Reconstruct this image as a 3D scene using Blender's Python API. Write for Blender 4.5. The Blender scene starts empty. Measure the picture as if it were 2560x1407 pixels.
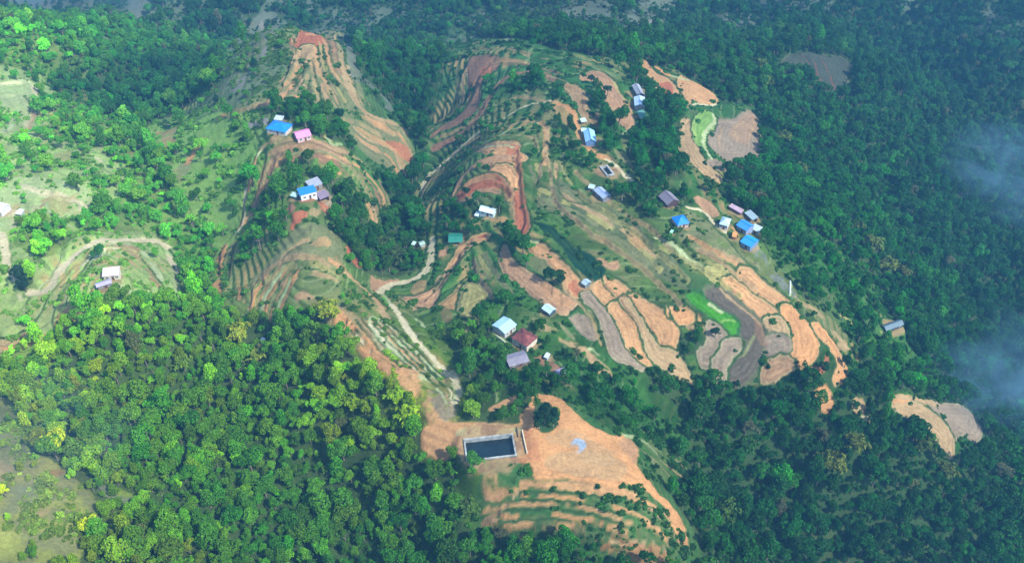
import bpy, math, random
import numpy as np
random.seed(7); rng = np.random.default_rng(7)
R = math.radians
# ------------------------------------------------------------------ camera, sky, sun, exposure
CAM_H, PITCH, HFOV = 270.0, 42.0, 58.0
FPX = 1280.0 / math.tan(R(HFOV / 2))                       # focal length in photo pixels
scn = bpy.context.scene
cam = bpy.data.cameras.new('camera'); camo = bpy.data.objects.new('camera', cam)
scn.collection.objects.link(camo); scn.camera = camo
cam.sensor_width = 36; cam.angle = R(HFOV); cam.clip_start = 1; cam.clip_end = 9000
camo.location = (0, 0, CAM_H); camo.rotation_euler = (R(90 - PITCH), 0, 0)
SUN_EL, SUN_AZ = 48.0, 124.0                               # azimuth clockwise from +Y (north)
w = bpy.data.worlds.new('World'); scn.world = w; w.use_nodes = True
nt = w.node_tree; bg = nt.nodes['Background']
sky = nt.nodes.new('ShaderNodeTexSky'); sky.sky_type = 'NISHITA'; sky.sun_disc = False
sky.sun_elevation = R(SUN_EL); sky.sun_rotation = R(SUN_AZ); sky.altitude = 900; sky.dust_density = 1.5
nt.links.new(sky.outputs[0], bg.inputs[0]); bg.inputs[1].default_value = 0.15
sl = bpy.data.lights.new('sun', 'SUN'); sl.energy = 3.4; sl.angle = R(4); sl.color = (1, .95, .86)
so = bpy.data.objects.new('sun', sl); scn.collection.objects.link(so)
so.rotation_euler = (R(90 - SUN_EL), 0, R(180 - SUN_AZ)); so.location = (0, 0, 500)
scn.view_settings.view_transform = 'Standard'; scn.view_settings.look = 'None'
scn.view_settings.exposure = 1.17; scn.view_settings.gamma = 1
scn.cycles.use_denoising = True; scn.cycles.max_bounces = 5; scn.cycles.diffuse_bounces = 2
scn.cycles.transmission_bounces = 2; scn.cycles.transparent_max_bounces = 4; scn.cycles.volume_bounces = 0
scn.cycles.volume_step_rate = 3

# ------------------------------------------------------------------ small helpers
def link(o): scn.collection.objects.link(o); return o
def lin(c, k=1.0):
    c = np.array(c, float) / 255.0
    return np.where(c <= .04045, c / 12.92, ((c + .055) / 1.055) ** 2.4) * k
def hsh(ix, iy, s):
    n = (ix * 374761393 + iy * 668265263 + s * 1442695041) & 0xffffffff
    n = ((n ^ (n >> 13)) * 1274126177) & 0xffffffff
    return ((n ^ (n >> 16)) & 0xffff) / 65535.0
def vn(x, y, sc, s=0):
    ca, sa = math.cos(.5 + 1.7 * s), math.sin(.5 + 1.7 * s); x, y = x * ca - y * sa, x * sa + y * ca
    x = x / sc; y = y / sc; ix = np.floor(x).astype(np.int64); iy = np.floor(y).astype(np.int64)
    fx = x - ix; fy = y - iy; fx = fx * fx * fx * (fx * (fx * 6 - 15) + 10); fy = fy * fy * fy * (fy * (fy * 6 - 15) + 10)
    a, b, c, d = hsh(ix, iy, s), hsh(ix + 1, iy, s), hsh(ix, iy + 1, s), hsh(ix + 1, iy + 1, s)
    return (a * (1 - fx) + b * fx) * (1 - fy) + (c * (1 - fx) + d * fx) * fy - .5
def fbm(x, y, sc, s=0, o=3):
    return sum(vn(x + 37 * i, y - 11 * i, sc / 2 ** i, s + i) / 2 ** i for i in range(o))
def sst(a, b, x):
    t = np.clip((x - a) / (b - a), 0, 1); return t * t * (3 - 2 * t)
cp, sp_ = math.cos(R(PITCH)), math.sin(R(PITCH))
def ray(px, py):
    u = (px - 1280) / FPX; v = (703.5 - py) / FPX
    return np.array([u + 0 * v, cp + v * sp_, -sp_ + v * cp])
def at_z(px, py, z):
    d = ray(px, py); t = (z - CAM_H) / d[2]; return d[0] * t, d[1] * t
def project(x, y, z):
    dz = z - CAM_H; dep = y * cp - dz * sp_; up = y * sp_ + dz * cp
    return 1280 + FPX * x / dep, 703.5 - FPX * up / dep, dep

# ------------------------------------------------------------------ landform: survey points (seen at a pixel, at a height) and a thin plate through them
SURVEY = """
100 100 0;100 300 6;50 500 14;180 480 10;290 590 14;275 690 24;100 720 10;400 650 6;-250 300 10;-250 700 25;-250 1200 45
60 900 10;100 1050 22;300 1300 26;0 1400 40;150 1250 34;600 1000 0;850 1200 -2;900 1400 -6;650 850 4;350 900 10;400 1150 10;1150 1400 -2
870 830 24;980 940 24;1070 1050 22;1230 1110 22;1450 1130 22;1560 1180 20;1650 1290 12;1720 1390 4;1450 1300 12;1300 1230 16;1300 1400 6
770 90 30;640 90 24;720 250 30;700 320 34;770 480 33;800 600 31;740 700 22;660 760 12;880 420 18;950 450 4;930 300 8;880 150 18
300 250 -28;450 450 4;550 600 -4;500 720 0;480 150 -40;350 400 2;600 420 18;600 700 8;460 300 -14
1000 150 -50;1045 330 -30;1010 530 -16;960 640 -4;950 710 8;1040 450 -18;1140 420 12;1190 260 8;1050 800 14;1130 950 14
1200 150 4;1350 160 12;1500 200 16;1300 300 20;1230 400 24;1220 520 16;1140 590 10;1090 600 6;1300 600 16;1130 300 0;1100 200 -12
1600 240 16;1740 230 4;1830 330 -4;1480 340 24;1510 450 24;1700 550 22;1850 570 18;1500 700 14;1400 640 15;1300 830 14;1350 760 16;1650 830 6;1900 750 10;2000 900 2
1900 950 -6;2130 920 -10;1400 960 14;1550 1000 8;1700 1050 -6;1800 1200 -22;1180 720 10;1100 700 8
2100 600 -18;2300 750 -42;2232 810 -32;2400 600 -66;2540 500 -86;2540 900 -76;2050 150 -22;2000 250 -24;1980 400 -16;2300 300 -58;2500 100 -60;2300 50 -66
2350 1040 -38;2540 1100 -72;2000 1200 -30;2400 1300 -56;1850 1380 -26;2540 1400 -66;2850 1300 -80;2850 800 -95;2850 300 -80
100 20 -62;350 30 -58;600 15 -62;900 30 -58;1200 30 -52;1300 90 -14;1500 60 -40;1800 80 -46;-200 20 -60;-250 -60 -60;2800 -60 -40;1280 -80 -50;600 -90 -50;2000 -90 -40
600 1560 20;1300 1560 0;2200 1600 -60;-100 1600 50
"""
pts = np.array([[float(v) for v in l.split()] for l in SURVEY.replace('\n', ';').split(';') if l.strip()])
cx, cy = at_z(pts[:, 0], pts[:, 1], pts[:, 2]); cz = pts[:, 2]
def _k(r2): return np.where(r2 > 1e-9, .5 * r2 * np.log(r2 + 1e-12), 0)
S_ = 200.0
A = np.stack([cx / S_, cy / S_], 1); n = len(A)
K = _k(((A[:, None] - A[None]) ** 2).sum(2)) + np.eye(n) * 0.004
Pm = np.c_[np.ones(n), A]
M_ = np.block([[K, Pm], [Pm.T, np.zeros((3, 3))]])
sol = np.linalg.solve(M_, np.r_[cz, 0, 0, 0])
def h_plate(x, y):
    shp = x.shape; x = x.ravel() / S_; y = y.ravel() / S_; out = np.empty(len(x))
    for i in range(0, len(x), 60000):
        a, b = x[i:i + 60000], y[i:i + 60000]
        out[i:i + 60000] = _k((a[:, None] - A[:, 0]) ** 2 + (b[:, None] - A[:, 1]) ** 2) @ sol[:n] + sol[n] + sol[n + 1] * a + sol[n + 2] * b
    return out.reshape(shp)
def h_base(x, y):
    hh = h_plate(np.clip(x, -620, 620), np.clip(y, 60, 1000))
    far = sst(0, 350, np.maximum(np.maximum(np.abs(x) - 560, y - 950), 60 - y))
    hh = hh * (1 - far) + far * (-50 + 120 * vn(x, y, 420, 91))
    hh = hh + 44 * sst(560, 720, y) * fbm(x, y, 105, 31) + 24 * sst(235, 330, x) * fbm(x, y, 80, 33)
    return hh + 5.0 * fbm(x, y, 60, 3) + 1.2 * fbm(x, y, 14, 9)
LX = np.arange(-700, 701, 4.0); LY = np.arange(0, 1201, 4.0)
LH = h_base(*np.meshgrid(LX, LY))
def hb(x, y):
    fx = np.clip((x + 700) / 4, 0, len(LX) - 1.001); fy = np.clip(y / 4, 0, len(LY) - 1.001)
    ix = fx.astype(int); iy = fy.astype(int); fx = fx - ix; fy = fy - iy
    return (LH[iy, ix] * (1 - fx) + LH[iy, ix + 1] * fx) * (1 - fy) + (LH[iy + 1, ix] * (1 - fx) + LH[iy + 1, ix + 1] * fx) * fy
TT = np.arange(170, 1500, 1.5)
def ground(px, py, dz=0.0):
    """where the photograph's line of sight first meets the landform (raised by dz)"""
    d = ray(px, py); x, y, z = d[0] * TT, d[1] * TT, CAM_H + d[2] * TT
    below = z < hb(x, y) + dz
    i = int(np.argmax(below)) if below.any() else len(TT) - 1
    i = max(i, 1); z0 = z[i - 1] - hb(x[i - 1:i], y[i - 1:i])[0] - dz; z1 = z[i] - hb(x[i:i + 1], y[i:i + 1])[0] - dz
    f = z0 / (z0 - z1 + 1e-9); t = TT[i - 1] + f * 1.5
    return d[0] * t, d[1] * t

# ------------------------------------------------------------------ terrain grid (finer where the terraces are)
def axis(spec):
    out = [spec[0][0]]
    for a, b, s in spec:
        k = max(1, int(round((b - a) / s))); out += list(a + (b - a) * np.arange(1, k + 1) / k)
    return np.array(out)
gx = axis([(-2600, -620, 60), (-620, -330, 2.2), (-330, -220, .9), (-220, 300, .5), (300, 420, 1.2), (420, 620, 3), (620, 2600, 60)])
gy = axis([(-900, 40, 60), (40, 130, 4), (130, 170, 1.2), (170, 470, .5), (470, 640, .7), (640, 950, 1.8), (950, 3200, 60)])
X, Y = np.meshgrid(gx, gy); ny, nx = X.shape
HB = h_base(X, Y); H = HB.copy(); HS0 = HB - 1.0 * fbm(X, Y, 14, 9)
Xw = X + .8 * vn(X, Y, 6, 21) + .9 * vn(X, Y, 1.7, 22)
Yw = Y + .8 * vn(X, Y, 6, 23) + .9 * vn(X, Y, 1.7, 24)
GY_, GX_ = np.gradient(hb(X, Y)); GX_ = GX_ / np.gradient(gx)[None]; GY_ = GY_ / np.gradient(gy)[:, None]
gl = np.hypot(GX_, GY_) + 1e-6; DX, DY = -GX_ / gl, -GY_ / gl
TA = np.zeros_like(X)
TD = np.ones_like(X)                                        # tree cover 0..1
SD = np.ones_like(X) * .5                                   # scrub cover 0..1
FLAT = np.zeros_like(X)                                     # bare earth / path, no scrub
# vegetation colours with regional sunlight and cloud shade mixed in: px py  tree(rgb)  grass(rgb)
VEG_LIT = """
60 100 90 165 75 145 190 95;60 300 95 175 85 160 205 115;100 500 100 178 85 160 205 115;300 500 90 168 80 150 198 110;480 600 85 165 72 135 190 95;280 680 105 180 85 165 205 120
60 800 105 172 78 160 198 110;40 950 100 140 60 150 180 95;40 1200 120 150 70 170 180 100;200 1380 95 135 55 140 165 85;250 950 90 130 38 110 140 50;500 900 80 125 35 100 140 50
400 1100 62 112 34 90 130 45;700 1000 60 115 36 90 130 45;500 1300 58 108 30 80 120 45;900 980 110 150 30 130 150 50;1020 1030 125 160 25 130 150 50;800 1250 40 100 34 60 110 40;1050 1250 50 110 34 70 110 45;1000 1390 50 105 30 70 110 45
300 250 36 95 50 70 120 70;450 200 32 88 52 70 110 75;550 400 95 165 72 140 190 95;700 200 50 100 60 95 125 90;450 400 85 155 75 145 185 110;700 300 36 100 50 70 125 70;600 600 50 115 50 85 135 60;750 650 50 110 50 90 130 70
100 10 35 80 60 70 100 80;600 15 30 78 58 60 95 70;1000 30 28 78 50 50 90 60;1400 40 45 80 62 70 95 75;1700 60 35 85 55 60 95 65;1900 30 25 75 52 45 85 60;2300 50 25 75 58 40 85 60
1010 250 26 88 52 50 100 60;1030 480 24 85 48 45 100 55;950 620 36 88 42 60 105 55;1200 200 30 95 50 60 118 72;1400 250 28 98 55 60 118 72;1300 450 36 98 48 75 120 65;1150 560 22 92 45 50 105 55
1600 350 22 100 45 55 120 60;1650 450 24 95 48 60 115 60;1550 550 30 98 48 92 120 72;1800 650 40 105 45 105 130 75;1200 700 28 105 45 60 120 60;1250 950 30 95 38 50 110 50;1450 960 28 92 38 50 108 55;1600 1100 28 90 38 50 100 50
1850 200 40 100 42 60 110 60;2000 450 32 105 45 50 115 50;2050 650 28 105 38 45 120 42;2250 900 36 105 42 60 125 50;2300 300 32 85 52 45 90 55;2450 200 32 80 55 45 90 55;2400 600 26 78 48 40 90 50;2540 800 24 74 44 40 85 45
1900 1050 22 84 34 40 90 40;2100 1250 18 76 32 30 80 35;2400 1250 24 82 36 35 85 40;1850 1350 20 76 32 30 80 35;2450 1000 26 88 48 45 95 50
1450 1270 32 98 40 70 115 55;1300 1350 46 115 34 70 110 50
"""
vg = np.array([[float(v) for v in l.split()] for l in VEG_LIT.replace('\n', ';').split(';') if l.strip()])
vxy = np.array([ground(a, b) for a, b in vg[:, :2]])
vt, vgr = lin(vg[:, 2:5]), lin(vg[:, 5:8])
def veg_lit(x, y, tab):
    x = np.asarray(x, float); shp = x.shape; x = x.ravel(); y = np.asarray(y, float).ravel(); out = np.empty((len(x), 3))
    for i in range(0, len(x), 60000):
        d2 = (x[i:i + 60000, None] - vxy[:, 0]) ** 2 + (y[i:i + 60000, None] - vxy[:, 1]) ** 2
        wt = 1 / (d2 + 200) ** 1.6; out[i:i + 60000] = (wt @ tab) / wt.sum(1)[:, None]
    return out.reshape(shp + (3,))
KA = 0.55                                                   # apparent colour -> surface albedo
COL = veg_lit(X[::4, ::4], Y[::4, ::4], vgr)
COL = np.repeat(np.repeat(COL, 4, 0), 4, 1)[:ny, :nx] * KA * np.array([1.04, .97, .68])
for _ in range(2):
    COL[1:-1, 1:-1] = (COL[1:-1, 1:-1] * 2 + COL[:-2, 1:-1] + COL[2:, 1:-1] + COL[1:-1, :-2] + COL[1:-1, 2:]) / 6
m = np.clip(.5 + 1.5 * fbm(X, Y, 9, 40), 0, 1)[..., None]
COL *= .72 + .5 * m
dry = sst(.15, .45, fbm(X, Y, 26, 44))[..., None]
COL = COL * (1 - .3 * dry) + lin((150, 145, 100), KA) * .3 * dry

def box(pts, pad):
    a = np.array(pts); x0, y0 = a.min(0) - pad; x1, y1 = a.max(0) + pad
    i0, i1 = np.searchsorted(gx, [x0, x1]); j0, j1 = np.searchsorted(gy, [y0, y1])
    return slice(max(j0 - 1, 0), j1 + 1), slice(max(i0 - 1, 0), i1 + 1)
def segdist(pts, x, y, closed=False):
    best = np.full(x.shape, 1e9); vx = np.zeros(x.shape); vy = np.zeros(x.shape)
    n = len(pts)
    for i in range(n if closed else n - 1):
        (ax, ay), (bx, by) = pts[i], pts[(i + 1) % n]
        dx, dy = bx - ax, by - ay; L2 = dx * dx + dy * dy + 1e-9
        t = np.clip(((x - ax) * dx + (y - ay) * dy) / L2, 0, 1)
        qx, qy = x - ax - t * dx, y - ay - t * dy; d = np.hypot(qx, qy)
        m = d < best; best[m] = d[m]; vx[m] = qx[m]; vy[m] = qy[m]
    return best, vx, vy
def inside(pts, x, y):
    c = np.zeros(x.shape, bool); n = len(pts)
    for i in range(n):
        (ax, ay), (bx, by) = pts[i], pts[(i + 1) % n]
        if abs(by - ay) < 1e-9: continue
        c ^= ((ay > y) != (by > y)) & (x < (bx - ax) * (y - ay) / (by - ay) + ax)
    return c
def smooth(pts, closed, k=3):
    p = [np.array(q, float) for q in pts]; n = len(p); out = []
    if n < 3: return [tuple(q) for q in p]
    for i in range(n if closed else n - 1):
        g = lambda j: p[j % n] if closed else p[min(max(j, 0), n - 1)]
        a, b, c, d = g(i - 1), g(i), g(i + 1), g(i + 2)
        for s in range(k):
            t = s / k
            out.append(tuple(.5 * (2 * b + (c - a) * t + (2 * a - 5 * b + 4 * c - d) * t * t + (3 * b - 3 * c + d - a) * t ** 3)))
    if not closed: out.append(tuple(p[-1]))
    return out
OR = {0: (0, 0), 1: (0, 0), 2: (850, 0), 3: (1700, 0), 4: (0, 470), 5: (850, 470), 6: (1700, 470), 7: (0, 927), 8: (850, 927), 9: (1700, 927)}
def tr(q, s):                                               # survey sheet q, "x,y x,y ..." -> world points on the landform
    ox, oy = OR[q]; r = []
    for a in s.split():
        u, v = a.split(','); k = 1 if q == 0 else 2.9314; r.append(ground(ox + float(u) / k, oy + float(v) / k))
    return r
C_ = dict(soil=(206, 160, 110), red=(188, 116, 82), tan=(188, 160, 116), org=(214, 160, 106), pink=(186, 148, 110), brown=(156, 120, 92), grey=(160, 144, 120), dgrey=(104, 97, 82),
          cream=(224, 214, 172), lime=(140, 185, 90), vivid=(72, 150, 34), olive=(135, 140, 95), yel=(175, 170, 105), riser=(62, 92, 48), teal=(18, 70, 48), rock=(150, 150, 140), lilac=(118, 128, 112), fan=(78, 86, 70), pale=(190, 205, 150), clay=(120, 78, 62), dolive=(105, 115, 80), blue=(165, 195, 220), turf=(60, 110, 55))
def blend(sl_, m, c, amt=1.0, kk=None):
    cc = lin(C_[c], KA if kk is None else kk); m3 = (m * amt)[..., None]; nz = 1 + .22 * fbm(X[sl_], Y[sl_], 4, 60)[..., None] + .2 * vn(X[sl_], Y[sl_], 17, 61)[..., None]
    COL[sl_] = COL[sl_] * (1 - m3) + cc * nz * m3
def step(sl_, d, vx, vy, a, wd):
    ds = vx * DX[sl_] + vy * DY[sl_]
    H[sl_] += -a * np.tanh(ds / .45) * np.exp(-d / wd)
def P(q, c, s, edge='riser', ew=.55, st=.45, amt=1.0, tree=0.0, scrub=0.0, mott=0, cf=None):
    pts = smooth(tr(q, s), True); sl_ = box(pts, 8); x, y = Xw[sl_], Yw[sl_]
    d, vx, vy = segdist(pts, x, y, True); ins = inside(pts, x, y); sd = np.where(ins, -d, d)
    if edge: sd = sd - 1.15
    m = sst(.45, -.2, sd)
    if c:
        mm = m
        if mott: mm = m * sst(mott - .25, mott + .2, .5 + 1.3 * fbm(X[sl_], Y[sl_], 5, 70 + int(abs(pts[0][0]))))
        blend(sl_, mm, c, amt)
    if edge:
        COL[sl_] *= 1 + (m * (.05 + .16 * (.5 + fbm(X[sl_], Y[sl_], 11, 88))) * np.cos(6.283 * sd / 2.1))[..., None]
        blend(sl_, sst(.7, .3, np.abs(sd + .3)) * .5, 'pale' if edge == 'riser' else edge, .4); blend(sl_, sst(ew + .2, ew - .25, np.abs(sd - .4)), edge); H[sl_] = H[sl_] * (1 - m) + m * HS0[sl_]
    if st:
        step(sl_, np.abs(sd), vx, vy, st, 3.0)
    TD[sl_] = TD[sl_] * (1 - m) + tree * m; SD[sl_] = SD[sl_] * (1 - m) + scrub * m
    cf = (3.5 if edge and tree == 0 else 0) if cf is None else cf
    if cf:
        q2 = [(a, b - cf) for a, b in pts]; s2 = box(q2, 3); d2, _, _ = segdist(q2, X[s2], Y[s2], True); i2 = inside(q2, X[s2], Y[s2]); TD[s2] *= 1 - .9 * sst(2.5, 0, np.where(i2, -d2, d2))
    if edge: SD[sl_] = np.maximum(SD[sl_], sst(1.6, .3, d) * .1)
    return pts
def L(q, c, wm, s, st=0.0, amt=1.0, clear=1.2, riser=0, pts=None, brk=0):
    pts = smooth(tr(q, s) if pts is None else pts, False); sl_ = box(pts, wm + 8); x, y = Xw[sl_], Yw[sl_]
    d, vx, vy = segdist(pts, x, y)
    if riser:
        dr = np.hypot(vx - riser * DX[sl_], vy - riser * DY[sl_]); blend(sl_, sst(.9, .2, dr), 'riser'); SD[sl_] = np.maximum(SD[sl_], .55 * sst(1.4, .5, dr))
    bm = sst(-.1, .15, 1.3 * fbm(X[sl_], Y[sl_], 9, 81 + int(abs(pts[0][0] * 7 + pts[0][1] * 3)) % 60) + .5 - brk) if brk else 1.0
    blend(sl_, sst(wm / 2 + .35, wm / 2 - .35, d) * bm, c, amt)
    mh = sst(wm / 2 + 1.2, wm / 2, d); H[sl_] = H[sl_] * (1 - .7 * mh) + .7 * mh * HS0[sl_]
    if st: step(sl_, d, vx, vy, st, 2.5)
    if c == 'cream' and clear:
        q2 = [(a, b - 3.5) for a, b in pts]; s2 = box(q2, wm + 4); TD[s2] *= 1 - .92 * sst(wm / 2 + 3.2, wm / 2 + 1, segdist(q2, X[s2], Y[s2])[0])
    if clear:
        m = sst(wm / 2 + clear, wm / 2, d); TD[sl_] *= 1 - m; SD[sl_] *= 1 - .9 * sst(wm / 2 + .4, wm / 2, d)
def resamp(p, n):
    p = np.array(p); s = np.r_[0, np.cumsum(np.hypot(*np.diff(p, axis=0).T))]; t = np.linspace(0, s[-1], n)
    return np.c_[np.interp(t, s, p[:, 0]), np.interp(t, s, p[:, 1])]
def T(q, a, b, n, cols, w=1.2, st=.5, riser=1.1, qb=None, brk=.25, amt=.9):
    """a flight of n terraces running between two surveyed contour lines"""
    A_, B_ = resamp(smooth(tr(q, a), False), 14), resamp(smooth(tr(qb or q, b), False), 14)
    for k in range(n):
        f = k / max(1, n - 1) + (rng.random() - .5) * .25 / n
        pts = A_ * (1 - f) + B_ * f; i0 = rng.integers(0, 2); i1 = 14 - rng.integers(0, 2)
        L(q, cols[k % len(cols)], w * rng.uniform(.7, 1.3), None, st=st, riser=riser, pts=[tuple(v) for v in pts[i0:i1]], brk=brk, amt=amt, clear=2)

# ---- open country (few trees) before the fields are drawn
def O(q, s, tree, scrub=.5, c=None, amt=.4, mott=0, ta=.8):
    pts = P(q, c, s, edge=None, st=0, amt=amt, tree=tree, scrub=scrub, mott=mott, cf=0); sl_ = box(pts, 3); ins = inside(pts, X[sl_], Y[sl_]); TA[sl_][ins] = ta
O(1, '-400,250 350,180 600,220 640,500 700,800 950,1000 1180,1250 1330,1407 1500,1900 1400,2200 1000,2150 500,2300 -400,2650', .65, 1.0, ta=.5)
O(1, '100,-30 900,-30 1400,60 1250,160 900,180 400,160 100,110', .35, .5, 'lilac', .5, ta=0); O(2, '1250,0 1700,-20 2400,40 2450,240 2000,280 1500,200 1250,130', .5, .6, 'lilac', .5, ta=0); O(3, '-100,0 700,-40 900,100 600,250 100,300 -100,220', .75, .6, 'lilac', .4, ta=0)
O(1, '-400,600 300,560 420,780 330,1000 700,1060 900,1180 950,1407 700,1500 -400,1500', .34, 1.0, 'pale', .35, ta=.5)
O(4, '-300,250 300,520 500,400 750,330 1100,330 1250,420 1320,620 1250,760 1020,860 800,700 600,880 420,1040 100,1160 -300,1300', .07, .5, 'pale', .3, ta=1)
O(4, '0,-60 600,-30 640,200 300,200 0,180', .15, .4, 'pale', .5)
O(1, '1050,960 1300,850 1560,820 1850,980 1830,1200 1760,1407 1700,1800 1560,1800 1380,1500 1300,1407 1230,1180', .06, .5, 'lime', .5, ta=.2)
O(1, '1100,900 1450,700 1600,560 1650,380 1760,240 1880,120 2100,160 2450,220 2560,300 2700,600 2850,800 3050,1000 3000,1250 2850,1500 2800,1700 2500,1680 2300,1800 2000,1750 1700,1900 1650,1500 1850,1150 1650,880 1350,880', .04, .5, None)
O(1, '1150,880 1500,720 1620,560 1680,380 1760,260 1880,130 2080,190 2100,360 2000,560 1880,720 1600,830', .1, .7, 'lilac', .5, ta=.2)
O(4, '1700,100 2050,250 2300,150 2600,350 2500,700 2560,1000 2480,1080 2250,880 2050,1000 1860,940 1700,900 1550,800 1560,560', .05, .5, 'olive', .3)
O(2, '600,1000 700,700 760,420 760,300 950,270 1300,290 1700,390 2080,450 2150,600 2150,1000 2060,1150 2200,1350 2500,1600 2800,1700 2900,2050 2700,2400 2300,2200 1900,2250 1500,2100 1100,2150 800,2100 650,1900 700,1500 560,1400 620,1250', .05, .5, None)
O(3, '-100,500 80,580 270,690 300,760 560,800 600,1000 570,1200 620,1300 400,1350 300,1450 100,1500 -150,1250 30,1150 -20,900', .05, .4)
O(6, '-2000,-100 -1000,-200 -300,100 -100,80 60,80 300,60 560,300 620,440 760,640 900,800 1100,950 1300,1200 1250,1400 900,1300 700,1407 300,1430 -100,1350 -900,1000 -1600,900', .05, .45)
O(5, '0,560 250,640 480,600 700,300 900,200 1200,400 1200,900 900,950 1000,1200 850,1407 500,1407 200,1250 0,900', .04, .5)
O(8, '0,-60 560,-60 830,-60 870,260 900,420 880,620 720,660 590,590 590,330 300,0', .03, .2)
O(8, '880,420 1320,380 1430,160 1600,170 1900,380 2200,600 2480,1000 2600,1200 2600,1500 2000,1407 1700,1250 1250,1180 1000,1170 1050,800 1150,650 900,640', .03, .8, 'turf', .75, ta=.2)
O(8, '1500,20 1900,60 2521,300 2521,900 2450,900 2200,640 1900,380 1600,150', .35, 1.0, ta=.12)
O(5, '850,1000 1200,950 1500,950 1900,1100 2200,1350 2300,1500 1800,1500 1200,1420 1000,1407', .3, .8)
O(7, '-300,100 120,250 200,480 430,700 620,850 720,1000 640,1200 480,1450 -300,1500', .3, 1.0, 'yel', .4, ta=0); P(7, 'olive', '-300,100 120,250 200,480 430,700 620,850 720,1000 640,1200 480,1450 -300,1500', None, st=0, amt=.8, mott=.45, tree=.1, scrub=1)
O(6, '1250,850 1600,1080 1750,1250 1600,1300 1300,1100 1150,950', .2, .9, 'turf', .4, ta=.1)
O(6, '620,300 800,200 1000,320 1300,560 1500,800 1480,1000 1250,1060 1050,900 850,700 700,560', .45, .9, 'turf', .4, ta=.15)
O(1, '1050,960 1300,850 1560,820 1850,980 1830,1200 1760,1407 1700,1800 1560,1800 1380,1500 1300,1407 1230,1180', .16, 1.0, 'lime', .5, ta=.12)
def contours():
    HS = HB - 1.2 * fbm(X, Y, 14, 9); dh = 2.1; ph = HS / dh + .75 * fbm(X, Y, 34, 50) + .12 * vn(X, Y, 5, 51); fr = ph - np.floor(ph)
    for _ in range(6): TA[1:-1, 1:-1] = (TA[1:-1, 1:-1] * 2 + TA[:-2, 1:-1] + TA[2:, 1:-1] + TA[1:-1, :-2] + TA[1:-1, 2:]) / 6
    g = np.hypot(GX_, GY_); ok = TA * sst(.05, .12, g); patch = sst(-.12, .18, fbm(X, Y, 28, 52))
    patch2 = sst(.05, .25, fbm(X, Y, 22, 57)); pt2 = sst(-.25, .2, fbm(X, Y, 17, 56))
    H[:] += ok * .75 * (np.floor(ph) + sst(0, .3, fr) - ph) * dh
    def mixc(m, c): COL[:] = COL * (1 - m[..., None]) + lin(C_[c], KA) * m[..., None]
    mixc(ok * patch * .4 * sst(.35, .48, fr) * sst(.95, .82, fr), 'tan'); mixc(ok * patch * patch2 * .5 * sst(.4, .5, fr) * sst(.9, .78, fr), 'soil'); mixc(ok * (.1 + .4 * pt2) * np.maximum(sst(.34, .2, fr) * sst(0, .08, fr), 0), 'riser'); mixc(ok * .35 * pt2 * sst(.82, .9, fr) * sst(1, .95, fr), 'pale')
    SD[:] *= 1 - .6 * ok * sst(.35, .45, fr)
contours()
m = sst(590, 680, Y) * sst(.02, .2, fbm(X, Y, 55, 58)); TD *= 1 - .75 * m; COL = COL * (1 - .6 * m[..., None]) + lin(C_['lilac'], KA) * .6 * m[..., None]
# ---- clumps of woodland inside the open ground
def W(q, s, d=.95): P(q, None, s, edge=None, st=0, tree=d, scrub=.6)
W(1, '1980,820 2180,770 2521,900 2600,1150 2480,1150 2300,1060 2140,900'); W(1, '2050,1230 2220,1180 2521,1200 2600,1407 2521,1500 2380,1480 2340,1330 2150,1300', .8)
W(4, '2400,0 2560,0 2600,180 2540,330 2440,160'); W(4, '1850,-50 2150,-40 2180,60 2060,150 2140,330 1900,520 1760,620 1760,400 1880,200', .6)
W(2, '420,300 700,350 560,560 640,700 560,900 620,1000 600,1250 560,1450 620,1700 560,1850 380,1750 300,1500 480,1400 560,1200 520,1000 380,800 120,560 100,380')
W(5, '-60,300 100,200 200,-60 560,-60 480,200 640,260 660,560 560,600 300,660 180,560 60,440')
W(2, '1250,620 1500,560 1640,700 1600,760 1400,740 1250,700', .5); W(2, '1850,640 1960,660 1940,800 2060,950 2000,1130 1900,1080 1880,900 1820,740', .7)
W(2, '1560,900 1680,960 1740,1080 1860,1160 1820,1300 1700,1200 1600,1200 1560,1060', .5)
W(2, '2130,560 2230,620 2330,700 2521,800 2521,1300 2300,1250 2150,1130 2170,800', .85)
W(5, '2050,-80 2400,-60 2440,150 2380,260 2200,200 2050,60', .75); W(2, '2000,1350 2300,1330 2521,1407 2521,1550 2300,1560 2100,1500', .7)
W(5, '780,140 1000,130 1270,200 1270,350 1080,330 900,400 780,400 740,300', .75); W(5, '1180,360 1370,380 1560,560 1620,700 1500,640 1290,560 1250,440', .6)
W(5, '1100,900 1130,820 1320,900 1310,960 1480,1050 1500,1130 1460,1180 1330,1000 1120,960', .4)
W(5, '850,1100 1050,960 1100,1060 1240,1180 1200,1300 1180,1407 900,1407 820,1250', .85); W(5, '1420,1150 1600,1180 1750,1250 1850,1407 1400,1407 1420,1280', .5)
W(6, '-20,990 110,1000 170,1060 150,1180 60,1250 -60,1180', .9); W(8, '860,0 1180,0 1400,60 1420,200 1300,330 1300,400 920,410 850,280', .9)
W(8, '1420,250 1500,220 1580,280 1600,380 1560,430 1480,450 1440,410', 1.0); W(6, '850,1330 1000,1300 1100,1290 1090,1407 900,1407', .8)
W(1, '1580,850 1700,840 1850,1000 1800,1080 1650,960', .4); W(1, '1150,1040 1260,1080 1300,1200 1200,1180', .6)
W(4, '1180,470 1260,540 1240,640 1150,560', .5); W(4, '660,440 800,440 790,540 690,560', .3); W(4, '100,640 220,640 240,740 150,780', 1)
W(3, '300,1160 420,1120 640,1180 700,1407 300,1407 330,1300', .8)
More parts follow.
